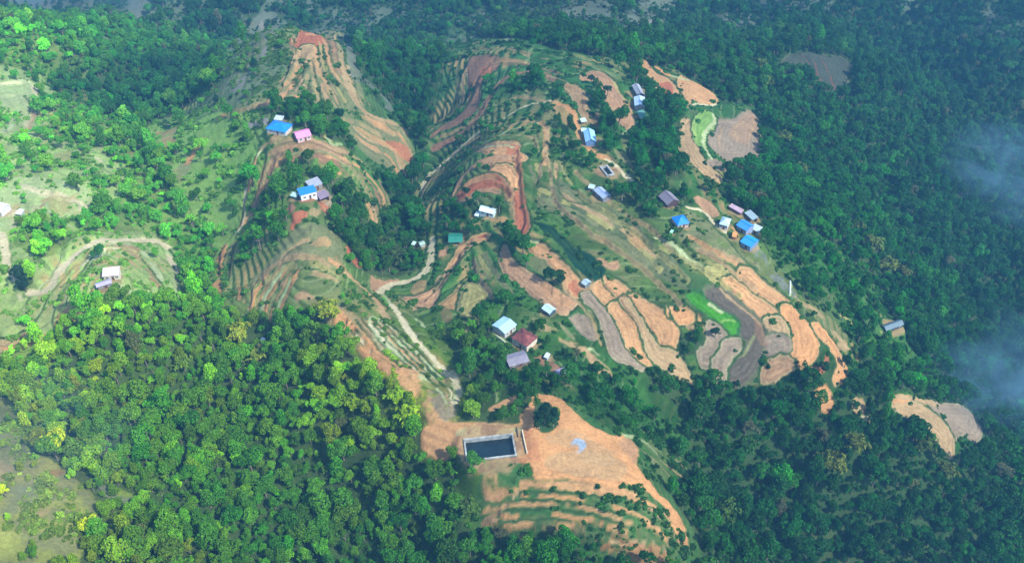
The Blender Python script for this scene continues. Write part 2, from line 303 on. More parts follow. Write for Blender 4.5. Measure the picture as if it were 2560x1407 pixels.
# ---- far fields and bare slopes
P(1, 'lilac', '940,0 1110,20 1090,110 980,130 930,80', None, st=0, amt=.8); L(1, 'lilac', 9, '380,120 500,90 650,30', amt=.7, brk=.4); L(1, 'rock', 7, '1130,240 1250,190 1360,130', amt=.6, brk=.4)
L(1, 'rock', 4, '640,260 760,280 800,320', amt=.7); L(2, 'lilac', 16, '1650,130 1800,90 2000,140 2300,180', amt=.5, brk=.45); L(2, 'rock', 10, '2230,180 2340,160', amt=.6)
L(2, 'pale', 4, '780,340 850,300 950,280 1100,290 1250,300', amt=.6, brk=.3); L(1, 'rock', 4, '1900,150 1920,280 1900,420 1780,560 1760,640 1650,690', amt=.8, brk=.45); L(1, 'rock', 3, '1860,180 1760,270 1690,420', amt=.8, brk=.5)
P(3, 'fan', '760,460 900,385 1050,410 1200,430 1250,480 1200,640 1120,700 1070,650 990,560 880,500 800,530', 'dolive'); 
for s in ('980,450 1020,560 1080,650', '1040,440 1090,540 1130,640', '900,410 960,500 1030,600'): L(3, 'clay', 1.4, s, st=1.0)
P(3, 'grey', '260,890 420,880 500,820 560,860 580,950 570,1100 540,1200 330,1180 240,1090 220,1020', 'dolive'); P(3, 'pink', '360,960 500,830 555,880 560,960 480,1050 400,1030', None, st=0, amt=.5)
for s in ('320,930 290,1000 300,1080 350,1150', '430,890 400,960 420,1040', '560,870 520,980 500,1080'): L(3, 'tan', .8, s, amt=.8)
P(3, 'tan', '20,900 100,900 110,1040 180,1180 300,1290 250,1340 100,1200 20,1050'); P(3, 'lime', '110,900 190,820 250,850 240,930 180,990 180,1080 120,1040', amt=.8); L(3, 'pale', 1.6, '240,830 250,900 180,990 180,1080 240,1180'); P(3, 'grey', '200,1180 300,1190 330,1260 260,1240', None)
P(3, 'soil', '0,570 100,600 200,660 260,710 260,750 130,750 80,720 50,780 0,740', 'riser'); L(3, 'cream', 1.2, '60,770 260,765')
P(2, 'soil', '2190,440 2250,450 2300,530 2400,580 2521,740 2440,700 2340,680 2320,620 2240,530'); L(2, 'org', 2.6, '2320,490 2400,550 2521,590'); P(2, 'red', '2330,620 2420,610 2440,690 2350,680', None, st=0)
L(3, 'pale', 2, '-60,560 60,590')
# ---- upper left ridge
P(1, 'olive', '2130,300 2380,250 2521,300 2640,620 2700,850 2521,800 2330,830 2180,760 1700,830 2000,640', None, st=0, amt=.75, scrub=.3)
P(1, 'red', '2130,290 2200,255 2350,260 2380,330 2360,390 2270,350 2190,360 2150,330'); P(1, 'tan', '2200,370 2320,360 2310,430 2330,480 2260,470 2130,490 2170,430')
T(1, '2190,380 2120,500 2050,600 1960,700 1850,760', '2230,640 2200,700 2170,740 2090,760', 5, ['tan', 'olive', 'soil'], 2.0)
T(1, '2380,300 2400,400 2440,520 2530,640 2620,780', '2250,500 2300,600 2330,700 2340,800', 5, ['tan', 'yel', 'tan'], 2.4, st=.8)
T(1, '2450,260 2500,330 2530,480 2620,700 2700,830', '2400,280 2460,420 2500,560 2600,740', 2, ['tan', 'soil'], 2.0, st=.8)
L(1, 'brown', 6, '2400,290 2440,380 2490,480', amt=.6); L(1, 'soil', 3.5, '1600,865 1700,820 1980,760 2150,690 2200,750', st=.4, brk=.1); L(1, 'tan', 1.5, '1880,760 2050,700 2160,640', st=.3)
L(2, 'tan', 5, '40,480 60,600 110,740 180,830', amt=.8, st=.6, riser=3); L(2, 'lilac', 5, '60,330 90,450 150,560 340,740 350,800', amt=.8, brk=.1)
P(2, 'olive', '0,820 150,900 300,880 420,920 510,1020 560,1150 540,1210 400,1250 200,1150 60,980', None, st=0, amt=.8)
T(2, '180,830 300,890 430,920 520,1050 570,1160', '60,1000 180,1100 330,1180 400,1300', 6, ['tan', 'soil', 'olive'], 2.2, st=.7)
P(2, 'red', '330,1040 430,1050 520,1120 550,1200 440,1150', None, st=.3, amt=.8)
# arcs round the first houses
P(1, 'brown', '2000,1110 2180,1020 2400,1060 2560,1120 2420,1180 2200,1170 2050,1220 1960,1300', None, st=0, amt=.7)
T(1, '1960,1140 1910,1280 1880,1407 1850,1500 1800,1620', '2100,1130 2010,1240 1960,1360 1900,1480 1870,1600', 4, ['soil', 'tan', 'brown'], 1.8)
L(1, 'pale', 1.6, '1920,1095 1870,1180'); L(1, 'org', 2.6, '1870,1180 1845,1290 1810,1407', st=.5); L(4, 'cream', 1.6, '1800,0 1785,130 1790,200 1770,280 1720,340 1640,420', st=.5); L(4, 'org', 3.6, '1640,430 1615,540 1605,640', st=.4); L(4, 'red', 1.2, '1780,190 1765,270')
L(4, 'org', 1.8, '1930,0 1880,60 1850,130', st=.4); T(4, '1740,360 1680,450 1650,620', '1790,330 1740,440 1700,600', 3, ['yel', 'tan'], 1.6); L(4, 'org', 4, '1590,700 1600,760', amt=.8); T(4, '1720,720 1720,800', '1790,720 1780,830', 3, ['yel', 'org'], 1.6)
T(2, '-200,1180 0,1150 120,1200 240,1320 300,1407 330,1560', '-200,1290 0,1280 100,1350 200,1500 240,1640', 5, ['soil', 'brown', 'olive', 'tan'], 2.0, st=.6)
T(1, '2120,1100 2300,1060 2521,1140', '2150,1180 2300,1150 2521,1230', 3, ['brown', 'olive'], 1.5, st=.3)
L(1, 'pale', 1.6, '2400,1020 2450,1070 2500,1060', amt=.7); P(1, 'rock', '1810,920 1900,885 1975,880 1960,920 1850,945', None, st=0); L(1, 'pale', 1.6, '1400,920 1200,900 1090,1000 1140,1090', amt=.6, brk=.3)
P(1, 'pink', '1110,960 1290,930 1310,1000 1200,1110 1150,1100 1190,1020', None, st=0, amt=.7, mott=.45); L(1, 'org', 4, '1490,1030 1430,1110 1380,1190', amt=.9); P(1, 'grey', '1200,1200 1400,1200 1330,1330 1240,1300', None, st=0, amt=.5, mott=.5)
# house knoll yard
P(4, 'red', '2215,70 2340,60 2380,110 2430,200 2360,170 2330,110 2210,110', None, st=.3); P(4, 'rock', '2360,40 2440,60 2430,130 2390,140', None, st=0); P(4, 'red', '2150,200 2240,170 2250,220 2170,290 2130,320 2140,250', None, st=.2); P(4, 'brown', '2090,140 2160,130 2150,190 2090,200', None, st=0); L(4, 'tan', 1.5, '2370,150 2450,230', amt=.7); P(4, 'tan', '2270,170 2330,160 2340,200 2280,210', None, st=0, amt=.7)
# spur under it
P(4, 'olive', '2260,270 2450,330 2520,480 2480,560 2300,500 2100,510 1980,560 2100,380', None, st=0, amt=.8); P(4, 'soil', '2290,400 2400,370 2430,430 2330,450', None, st=0, amt=.6, mott=.45)
L(4, 'olive', 2.2, '2521,610 2400,530 2200,505 2050,525 1920,620 1840,690', st=.5, riser=1.6); L(4, 'soil', 2, '2420,540 2521,610'); L(5, 'tan', 1.8, '0,590 60,640 150,720 280,850 330,930', st=.3)
T(4, '2060,540 1940,660 1860,780 1850,890', '2180,620 2120,760 2060,880 2020,980', 9, ['org', 'yel', 'soil', 'pale'], 1.5, st=.7, brk=.15)
T(4, '1850,660 1950,590 2080,540', '1960,700 2060,620 2200,570', 4, ['olive', 'tan', 'yel'], 1.2, brk=.2); P(4, 'pink', '2160,800 2200,760 2290,790 2280,820 2180,830', None, st=0, amt=.8)
# left hill
P(1, 'pale', '-80,660 120,615 235,615 250,720 225,860 130,800 -80,760', 'pale', amt=.45); L(1, 'cream', 2.2, '235,625 270,690 275,740', amt=.9); L(1, 'tan', 1.6, '245,760 235,880 195,960', st=.4); L(1, 'pale', 2, '-80,800 40,840 90,890 60,960 -80,990', st=.3); L(1, 'org', 1.2, '440,650 470,700 455,760', amt=.6)
L(1, 'tan', 3, '-60,325 200,325', amt=.6); L(1, 'tan', 2, '280,290 400,280', amt=.5); L(1, 'cream', 2, '670,1150 720,1160 740,1190', amt=.8); P(1, 'yel', '430,1130 520,1110 500,1200 420,1190', None, st=0, amt=.5)
L(4, 'cream', 3.3, '170,-20 300,40 400,60 500,90 600,110 605,170', amt=.75, brk=.25, st=.3); P(4, 'yel', '350,70 500,60 490,170 420,200', None, st=0, amt=.6)
L(4, 'cream', 3.2, '-60,330 10,340 40,460 60,560 100,660'); L(4, 'cream', 3.2, '215,765 290,765 360,735', amt=.95); L(4, 'cream', 4.2, '370,720 400,660 440,600 500,540', amt=.9, brk=.05); L(4, 'cream', 3.3, '500,540 600,450 680,400 750,380 830,378', amt=.9); L(4, 'cream', 3.2, '880,375 1030,382', amt=.9); L(4, 'cream', 3.3, '1050,378 1170,395 1225,430', amt=.9); L(4, 'cream', 2.2, '1240,500 1270,560 1295,605', amt=.8)
P(4, 'cream', '-80,110 60,120 80,150 170,180 60,210 -80,210', None, st=0, amt=.8); L(4, 'cream', 1.2, '95,210 95,300', amt=.7); P(4, 'pale', '0,220 90,230 90,300 0,320', None, st=0, amt=.6)
T(4, '400,740 500,620 620,510 700,430 860,405 1000,420', '540,760 620,680 660,600 720,560', 5, ['yel', 'cream', 'pale', 'tan'], 1.5, st=.5)
T(4, '740,400 860,395 1000,410', '820,480 900,480 1000,510', 4, ['pale', 'tan', 'yel'], 1.5); P(4, 'tan', '900,440 1010,430 1010,520 950,510', None, st=0, amt=.6)
L(4, 'pale', 2, '1040,450 1120,560 1190,680', st=.4, brk=.15); L(4, 'tan', 2.4, '1120,680 1200,760 1290,830', st=.4); L(4, 'pale', 2, '860,710 940,750 1000,840', st=.3); L(4, 'cream', 2, '60,700 150,800 170,900', amt=.5, brk=.35)
P(4, 'tan', '-80,1160 180,1050 200,1080 90,1140 -80,1230', 'riser', amt=.85); P(4, 'org', '400,1010 440,920 520,880 600,810 690,740 650,850 560,940 430,1040', None, st=0, amt=.8)
T(4, '420,960 520,860 620,790 700,730', '420,1040 540,960 620,880 660,820', 5, ['org', 'tan', 'yel'], 1.3, st=.6)
# ---- saddle, paths and gullied slope
P(5, 'red', '40,450 80,445 150,560 130,580 70,510', None, st=0); P(5, 'pink', '225,650 300,685 430,670 420,700 330,735 290,775 235,740', None, st=0)
L(5, 'cream', 3, '672,370 668,500 640,600 570,655 400,705 330,740 290,765'); L(5, 'pale', 1.6, '310,775 350,830 400,880', amt=.8, brk=.2); P(5, 'tan', '0,880 150,960 330,1000 480,1130 640,1240 800,1407 460,1407 250,1300 100,1160 0,1030', None, st=0, amt=.55)
L(5, 'cream', 2.3, '380,860 440,940 520,1070 640,1200 760,1330 850,1410'); L(8, 'cream', 2.2, '820,0 870,110 860,200 830,250', amt=.8)
L(5, 'tan', 3.2, '230,800 280,880 340,950', amt=.8, brk=.1); P(5, 'org', '-40,860 60,960 160,1060 260,1190 430,1270 620,1407 430,1407 250,1300 100,1160 -40,1030', None, st=.5, amt=.9, mott=.3); P(5, 'pale', '220,940 330,980 480,1130 640,1240 800,1407 560,1407 400,1240 250,1130', None, st=0, amt=.9, mott=.52)
T(5, '60,980 200,1180 420,1340', '330,980 560,1200 760,1407', 7, ['cream', 'org', 'tan'], 1.0, st=.5, riser=.9, brk=.45)
P(8, 'soil', '300,0 560,0 640,120 700,280 760,370 690,410 640,370 600,230 450,120', None, st=.3, amt=.9, mott=.25); P(8, 'grey', '600,60 760,180 860,300 850,370 740,370 680,250', None, st=0, amt=.8, mott=.35); T(8, '560,0 700,130 780,240', '760,0 840,110 830,240', 4, ['pale', 'tan', 'cream'], 1.0, brk=.35)
P(8, 'soil', '840,400 1340,380 1420,560 1400,680 1000,700 860,650', None, st=0, amt=.85); P(8, 'soil', '590,460 680,400 870,385 905,440 880,620 720,640 620,600', None, st=.2); P(8, 'pale', '900,425 1310,400 1330,430 900,500', None, st=0, amt=.5)
# ---- amphitheatre of terraces above the white roofed house
P(2, 'brown', '960,440 1150,430 1120,540 1040,600 1010,760 960,850 860,910 740,960 670,1000 740,930 900,830 950,730 950,600'); P(2, 'red', '1030,500 1110,490 1100,560 1040,580', None, st=0, amt=.6)
L(2, 'tan', 2, '940,460 905,600 890,780', st=.5, riser=1.5); L(2, 'brown', 4.6, '1600,600 1480,540 1350,530 1200,580 1120,680 1070,760 1020,850 930,950 820,1020 700,1080', st=.7, riser=2.9, brk=.08); L(2, 'tan', 1.8, '1160,450 1280,450 1400,465 1580,500', st=.5, brk=.1)
T(2, '1250,350 1600,420 2000,450', '1300,430 1650,480 2050,500', 3, ['olive', 'tan', 'olive'], 1.4, brk=.4); T(2, '760,480 720,700 660,900', '870,480 850,700 780,880', 3, ['olive', 'turf'], 1.6, brk=.3); L(2, 'tan', 2, '660,960 740,900', st=.3)
L(2, 'cream', 1.8, '1540,742 1400,762 1270,830 1140,910 960,1020 820,1140 700,1240 640,1290 610,1350 590,1420', st=.4, brk=.03); L(5, 'tan', 1.6, '660,-40 600,40 560,90', st=.3)
T(2, '1100,1000 1200,930 1300,870 1450,850', '1060,1080 1200,1000 1350,960 1480,920', 4, ['olive', 'tan', 'pale'], 1.6, st=.5); L(2, 'soil', 3, '1470,900 1510,950 1510,1050 1500,1200', amt=.7, brk=.15, st=.4)
T(2, '800,1200 950,1080 1050,1010', '880,1250 960,1170 1080,1090', 3, ['olive', 'pink'], 1.6, brk=.3)
P(2, 'soil', '1000,1100 1100,1060 1290,1060 1300,1130 1370,1170 1250,1220 1130,1230 1110,1180 1220,1150 1080,1120'); P(2, 'red', '1230,1080 1290,1070 1310,1140 1240,1180 1210,1160', None, st=0, amt=.8); L(2, 'pale', 1.2, '1050,1075 1130,1065 1270,1085', st=.4)
L(2, 'pink', 3, '825,1420 900,1300 1000,1210 1150,1165 1270,1150', st=.5, riser=1.8); L(5, 'pink', 3, '870,-30 850,50 810,130', st=.4); P(2, 'soil', '1130,1230 1260,1230 1310,1380 1310,1420 1220,1420 1190,1330 1100,1290')
P(2, 'red', '870,1407 960,1340 1120,1295 1190,1335 1205,1400 1080,1375 960,1420 890,1450'); L(5, 'red', 2.2, '870,85 960,35 1050,0', st=.5); L(5, 'pink', 2.2, '850,140 930,80 1000,30 1080,5 1160,5 1230,60', st=.6, riser=1.4); L(5, 'yel', 1.6, '1160,-20 1240,55', st=.3)
P(5, 'red', '1300,30 1350,150 1380,270 1350,370 1310,370 1290,270 1290,120'); L(5, 'soil', 3, '1130,230 1200,245', amt=.7); L(5, 'tan', 2.2, '1255,70 1270,200 1275,330', amt=.5)
T(2, '1560,1150 1540,1300 1540,1500', '1640,1100 1620,1280 1600,1500', 3, ['olive', 'tan'], 1.6, brk=.3); T(2, '1380,1180 1420,1300 1420,1500', '1500,1180 1500,1300 1490,1500', 3, ['olive', 'yel'], 1.4, brk=.3)
# ---- upper right plots
P(2, 'pink', '1770,590 1800,540 1900,530 2000,600 2060,700 2130,800 2140,940 2060,920 2000,800 1930,750 1900,620 1820,600'); P(2, 'pink', '1650,620 1760,640 1820,800 1840,900 1780,850 1720,740', amt=.8); P(2, 'brown', '1860,820 1900,840 1890,930 1850,900', None, st=0, amt=.7); L(2, 'pale', 1.2, '2140,940 2070,990', amt=.8); L(2, 'yel', 1.4, '2000,600 2060,690 2120,780', st=.3)
P(2, 'soil', '1560,750 1640,770 1690,860 1700,940 1640,900 1580,830', None, st=0, amt=.6); L(2, 'org', 3.4, '1600,765 1680,790 1720,860 1745,940 1765,1010 1850,1110', st=.3); P(2, 'red', '1760,960 1800,1020 1850,1080 1800,1070 1760,1010', None, st=0, amt=.6); L(2, 'org', 4.2, '1900,1140 1950,1160', amt=.9); L(2, 'cream', 2.2, '1950,1165 2010,1210 2080,1270 2140,1320'); P(2, 'olive', '2010,1100 2100,1140 2160,1240 2060,1200', None, st=.2)
L(3, 'tan', 3, '0,1080 60,1190', amt=.8)
# ---- middle slopes
P(5, 'dolive', '1440,120 1500,30 1620,-60 1900,120 2150,260 2300,420 2521,570 2560,760 2200,560 2000,380 1800,260 1600,200', None, st=0, amt=.8, scrub=.3)
T(5, '1480,-60 1700,60 1900,180 2150,310 2400,560', '1460,80 1650,200 1800,260 2050,420 2300,640', 5, ['olive', 'tan', 'yel', 'olive'], 2.0, st=.7, brk=.2); L(5, 'riser', 1.2, '1560,-80 1640,80 1780,110 1900,150 2150,290', amt=.8)
P(5, 'soil', '2130,290 2190,330 2250,420 2180,440 2110,380', None, st=0, amt=.6); P(5, 'pink', '1880,520 1960,540 2040,540 2030,600 1970,600', None, st=.2)
P(5, 'pink', '1200,430 1260,540 1340,600 1500,690 1600,760 1710,830 1690,890 1620,920 1430,790 1300,680 1190,580'); P(5, 'soil', '1480,700 1560,740 1690,840 1650,880 1500,780', None, st=0, amt=.6)
P(5, 'soil', '1380,400 1450,410 1560,490 1650,570 1720,650 1790,740 1750,800 1650,740 1620,640 1520,520 1420,470'); P(5, 'red', '1660,720 1720,670 1780,740 1745,790', None, st=0, amt=.8); L(5, 'pale', 1.4, '1370,375 1440,395', amt=.8)
P(5, 'grey', '1780,780 1850,790 1950,900 2060,1050 2130,1180 2220,1290 2180,1310 2000,1230 1960,1100 1880,900 1800,830')
P(5, 'soil', '1855,740 1950,690 2050,815 2060,850 1980,875'); P(5, 'soil', '1980,880 2060,855 2150,950 2210,1080 2240,1160 2300,1260 2220,1270 2110,1160 2050,1000')
P(5, 'soil', '1950,680 1990,670 2140,790 2100,800 2040,800'); P(5, 'soil', '2110,820 2150,795 2300,880 2430,960 2470,1050 2440,1170 2345,1150 2270,1010 2180,900')
P(5, 'tan', '2060,830 2100,815 2200,960 2290,1100 2340,1180 2440,1200 2521,1300 2560,1400 2460,1350 2300,1260 2240,1150 2200,1010 2130,900')
L(5, 'clay', .7, '1950,700 2040,810 2130,920 2200,1050', amt=.7); L(5, 'clay', .7, '2040,800 2110,795 2160,800', amt=.7)
P(5, 'org', '2400,900 2460,860 2560,900 2630,960 2560,990 2470,950'); P(5, 'grey', '1700,960 1790,950 1850,1040 1870,1100 1800,1090 1740,1020', 'turf')
T(5, '1600,700 1500,620 1400,560', '1560,760 1400,640 1300,580', 0, ['tan']); P(5, 'olive', '1420,480 1540,560 1600,680 1560,700 1430,600 1350,520', None, st=0, amt=.6)
P(5, 'soil', '1060,340 1080,370 960,430 880,520 800,600 790,570 850,480 940,400'); L(5, 'red', 1.8, '1020,360 1065,345'); P(5, 'pink', '730,470 780,450 770,490 720,520', None, st=.2)
P(5, 'pink', '470,810 560,785 700,700 740,640 780,640 720,740 680,860 560,860'); P(5, 'soil', '740,850 850,760 890,710 880,870 800,870', amt=.8); P(5, 'yel', '880,890 900,760 960,690 1100,790 1000,860 930,950'); P(5, 'pink', '530,720 600,680 640,690 600,760 530,760', None, st=0, amt=.6)
L(5, 'riser', 1.6, '860,560 760,650 660,730 540,775 430,775', st=.6); L(5, 'riser', 1.4, '940,640 840,720 740,790 660,880', st=.6); T(5, '980,520 1060,640 1180,780', '1060,480 1150,640 1260,760', 3, ['olive', 'yel'], 1.6, brk=.3); T(5, '380,770 480,830 560,900', '560,1000 640,1080 680,1160', 3, ['tan', 'pale'], 1.4, brk=.35)
P(5, 'brown', '740,930 780,890 820,930 780,990', None, st=0, amt=.5); L(5, 'tan', 4, '980,960 900,1050', amt=.4); L(5, 'pale', 1.4, '1110,1055 1180,1100 1260,1140', amt=.8)
L(5, 'tan', 2.8, '1460,1010 1620,1080 1800,1200', st=.4, brk=.25); L(5, 'tan', 3, '1790,1200 1850,1270 1900,1340 1980,1370', st=.3); P(5, 'brown', '1420,1235 1490,1240 1600,1310 1650,1350 1580,1360 1460,1290', None, st=0); L(5, 'pale', 1.4, '1820,1180 1930,1250', brk=.3); L(5, 'olive', 2, '1430,960 1600,1000 1700,1100', brk=.3, st=.3)
# ---- right hand rice terraces
P(6, 'olive', '60,170 260,290 350,390 480,490 600,600 560,640 400,560 200,450 0,420 0,200', None, st=0, amt=.8, scrub=.3, mott=.25); P(6, 'pink', '100,90 180,80 290,190 260,220 170,160', None, st=.2); P(6, 'tan', '150,440 260,450 470,560 440,590 280,530 180,480', None, st=.3, amt=.8); L(6, 'tan', 2.5, '370,30 480,90', amt=.7)
L(6, 'cream', 2, '60,145 180,180 260,260 330,320', st=.2); L(6, 'riser', 1, '170,180 260,300 360,390 500,560 560,600', st=.4); L(6, 'riser', 1, '0,420 200,500 330,560 420,610', st=.4); L(6, 'pale', 1.8, '-180,360 -60,420 60,520', brk=.1); L(6, 'pale', 1.4, '0,490 150,570 280,700', st=.3, brk=.15); L(6, 'org', 2, '390,300 420,340')
P(6, 'turf', '0,560 180,660 250,760 100,760 0,640', None, st=0, amt=.7); P(6, 'yel', '200,590 300,580 350,640 300,695 230,650'); P(6, 'lilac', '530,470 600,470 700,620 800,720 870,810 800,790 700,690 600,580', None, st=0, mott=.3); L(6, 'pale', 1, '810,690 805,790'); L(6, 'tan', 3, '880,840 1000,900 1150,1080 1240,1190', amt=.7, brk=.35)
P(6, 'soil', '430,630 500,600 620,700 800,850 740,890 620,790 520,730'); P(6, 'org', '740,890 820,880 920,990 1000,1120 1000,1200 950,1280 850,1310 790,1270 820,1150 800,1030 770,950', ew=.8)
P(6, 'soil', '310,710 380,660 500,760 640,870 720,950 620,970 540,960 420,830'); P(6, 'tan', '620,985 740,955 790,1060 760,1110 650,1090')
P(6, 'dgrey', '190,770 300,730 420,850 540,970 620,1080 640,1200 560,1280 480,1400 330,1420 330,1330 420,1220 520,1120 450,1080 430,980 330,880 230,830', 'dolive'); P(6, 'grey', '650,1110 780,1110 780,1200 650,1220', 'dolive'); L(6, 'tan', .8, '300,730 420,850 560,980 620,1080'); L(6, 'olive', 1.4, '540,1100 480,1190 420,1230', st=.4); P(6, 'brown', '560,980 620,1060 640,1180 560,1100', None, st=0, amt=.5)
P(6, 'vivid', '75,790 125,782 195,852 295,915 405,990 390,1055 345,1065 285,985 205,915 120,840', 'turf', amt=1); L(6, 'pale', 1.2, '215,850 310,910'); L(6, 'lime', .8, '290,1000 340,975 410,985')
P(6, 'grey', '210,1000 270,1020 330,1100 300,1160 250,1250 230,1300 160,1290 140,1210 200,1130'); P(6, 'grey', '340,1130 430,1130 420,1180 340,1290 320,1400 280,1420 250,1280 300,1190'); P(6, 'pink', '620,1310 740,1250 820,1310 700,1390 600,1400', amt=.9); P(6, 'org', '-60,880 40,880 100,950 0,975')
L(6, 'tan', 2.5, '60,1010 160,1030', amt=.7); P(6, 'org', '980,1010 1030,1020 1120,1130 1200,1260 1220,1350 1180,1420 1130,1420 1160,1300 1100,1180 1010,1080'); P(6, 'red', '960,1330 1040,1300 1080,1220 1080,1330 1000,1390', None, st=.3); P(6, 'tan', '1150,1130 1200,1150 1250,1190 1180,1190', None, st=0, amt=.7); L(6, 'yel', 2, '1180,930 1270,1000'); L(6, 'yel', 3, '1480,1060 1600,1080', amt=.6)
P(9, 'org', '1000,120 1080,110 1120,200 1110,300 1050,310 970,200', None); P(9, 'tan', '1270,200 1350,210 1350,310 1280,300', None); P(9, 'cream', '1300,335 1390,335 1390,365 1310,365', None, st=0, amt=.7)
P(9, 'grey', '1820,235 1950,260 2050,260 2150,320 2210,430 2180,500 2120,490 2080,450 2000,490 1980,420 1900,320'); P(9, 'tan', '1560,250 1600,225 1750,250 1860,320 1950,400 1990,490 1985,610 1940,620 1900,540 1830,440 1760,380 1620,300'); L(9, 'tan', 2, '1560,195 1700,200 1860,245', st=.4, riser=1.4); L(9, 'org', 1, '1570,215 1680,225')

# ---- terrace edges walked one by one (plain photo positions): band of earth, grassy riser on the downhill side
def B(c, w, s, riser=None, st=1.2, brk=.04, amt=.95): L(0, c, w * .82, s, st=st, riser=(w * .41 + .8) if riser is None else riser, brk=brk, amt=amt, clear=2.2)
for c, w, s in (
 ('tan', 2.4, '735,95 725,120 745,150 738,185 712,215 688,245 640,266 580,283'), ('soil', 2.4, '762,90 802,94 814,112 819,136 832,177 860,218 881,239 911,283'), ('tan', 2, '835,92 852,130 858,164 872,198 890,226 925,262'), ('soil', 2, '788,118 794,165 813,215 835,264'),
 ('tan', 2, '774,150 784,205 795,245 797,273'), ('soil', 2, '757,163 730,203 722,240'), ('tan', 1.8, '768,190 762,225 770,255'), ('tan', 1.6, '800,110 806,160 824,205 850,250 880,290'), ('soil', 1.6, '745,168 715,210 680,240'),
 ('tan', 2.2, '905,296 960,326 1008,350 1036,398'), ('soil', 2.4, '898,325 950,352 992,382 1014,418'), ('tan', 2, '900,352 945,380 974,410'), ('tan', 1.8, '850,300 900,312 950,340'), ('soil', 2, '930,308 990,336 1026,372'),
 ('tan', 2.2, '655,372 705,354 762,352 830,370 890,395 932,430 958,470 975,512'), ('pink', 2, '672,388 725,371 800,374 860,400 902,440 930,488 942,522'), ('tan', 1.8, '760,372 830,392 880,425 912,470 925,510'), ('brown', 1.8, '800,395 850,420 885,460 900,500'),
 ('org', 2, '648,376 631,415 621,460 612,500 602,556 566,610 552,642 549,690'), ('soil', 2, '668,390 655,435 642,480 632,520 616,562 590,622 576,690'), ('tan', 1.8, '690,398 673,450 656,500 642,540 625,585'), ('tan', 1.6, '712,400 692,450 680,490'),
 ('tan', 2.2, '852,682 802,657 742,647 700,657 660,682 632,720 626,762'), ('yel', 2, '866,702 820,675 752,664 702,678 662,706'), ('tan', 1.8, '772,600 712,640 658,692'), ('soil', 2, '842,650 880,692 922,732 962,772'), ('tan', 1.8, '840,700 790,685 740,690 700,712'),
 ('tan', 1.8, '1072,190 1112,152 1162,128 1242,122 1330,136'), ('soil', 2, '1240,150 1330,158 1400,170 1500,178 1562,192'), ('tan', 1.8, '1143,258 1148,210 1174,152'), ('brown', 3, '1082,314 1152,282 1186,240 1200,192 1242,162 1322,162 1400,186'), ('tan', 2.2, '1162,302 1222,250 1262,206 1312,188 1382,192 1432,216'),
 ('tan', 2, '1100,342 1170,312 1232,272 1292,244 1380,256'), ('brown', 2, '1105,300 1160,262 1178,215'), ('tan', 1.6, '1330,205 1400,215 1450,240'),
 ('tan', 2.2, '1050,492 1082,440 1132,390 1190,346 1250,322 1312,302 1358,310 1372,340 1356,400 1342,460'), ('pink', 2.6, '1120,512 1142,458 1172,425 1215,402 1262,392 1300,398'), ('tan', 2, '1140,402 1200,357 1280,337 1332,347 1345,380'), ('soil', 2.4, '1160,470 1195,448 1232,446 1262,462 1282,490'), ('red', 2.6, '1142,498 1180,470 1225,458 1258,468 1275,486'), ('tan', 1.8, '1185,372 1240,358 1300,366'),
 ('red', 3.4, '1295,395 1300,440 1306,500 1312,550 1305,590'), ('tan', 2, '1368,360 1374,430 1382,480 1402,522 1450,562 1520,610 1582,652 1642,702 1702,762'), ('yel', 2, '1400,402 1422,450 1470,500 1540,546 1602,592 1660,642 1722,702'), ('tan', 1.8, '1440,430 1502,490 1570,540 1640,582 1682,632'), 
 ('pink', 2.2, '1182,602 1132,660 1092,712 1032,742'), ('tan', 1.8, '1150,646 1112,702 1064,752'), ('tan', 1.8, '1182,652 1202,702 1232,750'), ('tan', 1.8, '1380,700 1430,745 1480,800 1500,860'),
 ('yel', 1.8, '1642,616 1722,652 1792,692 1850,742'), ('tan', 1.8, '1742,622 1822,672 1890,722'), ('tan', 1.6, '1990,742 2050,812 2092,872 2108,920'), ('yel', 1.6, '1750,640 1800,672 1832,700'), ('soil', 2, '1720,590 1780,625 1840,660'),
 ('tan', 1.6, '1400,850 1460,880 1520,920 1530,935'), ('tan', 1.4, '1600,1122 1682,1200 1742,1302'), ('pale', 1.6, '1560,1090 1600,1100 1640,1130'),
 ('pale', 2, '402,604 430,652 446,742'), ('pale', 2, '152,642 122,700 80,728'), ('tan', 2, '342,640 372,680 405,722 440,752'), ('cream', 1.8, '160,672 200,632 250,612 330,612'), ('pale', 1.8, '180,690 215,650 260,632'), ('tan', 1.8, '200,715 170,760 130,800 60,840'), ('org', 2, '235,740 190,790 150,815 90,850 10,870'),
 ('cream', 2, '0,213 55,208 86,222 92,255 72,300 62,330'), ('pale', 1.8, '0,245 48,240 68,262 58,302'), ('cream', 1.8, '62,470 105,480 170,492 210,522'), ('pale', 1.8, '0,420 80,395 180,380 260,385'), ('pale', 1.6, '90,520 150,540 190,580'),
 ('org', .9, '1215,1240 1300,1232 1400,1238 1480,1248 1560,1270 1620,1300 1670,1345'), ('soil', .9, '1210,1275 1300,1262 1420,1268 1520,1288 1600,1325 1650,1370'), ('org', .9, '1240,1305 1340,1295 1440,1302 1530,1328 1600,1368'), ('soil', .9, '1300,1330 1400,1328 1480,1345 1560,1385'), ('pink', .9, '1330,1222 1430,1216 1520,1228 1600,1258 1660,1300 1700,1350'),
): B(c, w, s, amt=.62 if float(s.split(',')[1].split()[0]) < 450 else .8)
P(5, 'teal', '1440,260 1560,300 1720,440 1850,500 1950,620 1860,690 1780,640 1700,560 1620,430 1500,330', None, st=.2, scrub=.12)
for q_ in ('1470,290 1600,400 1790,600', '1530,300 1700,460 1860,640', '1600,350 1760,500 1900,640'): L(5, 'riser', .7, q_, amt=.6, clear=0)
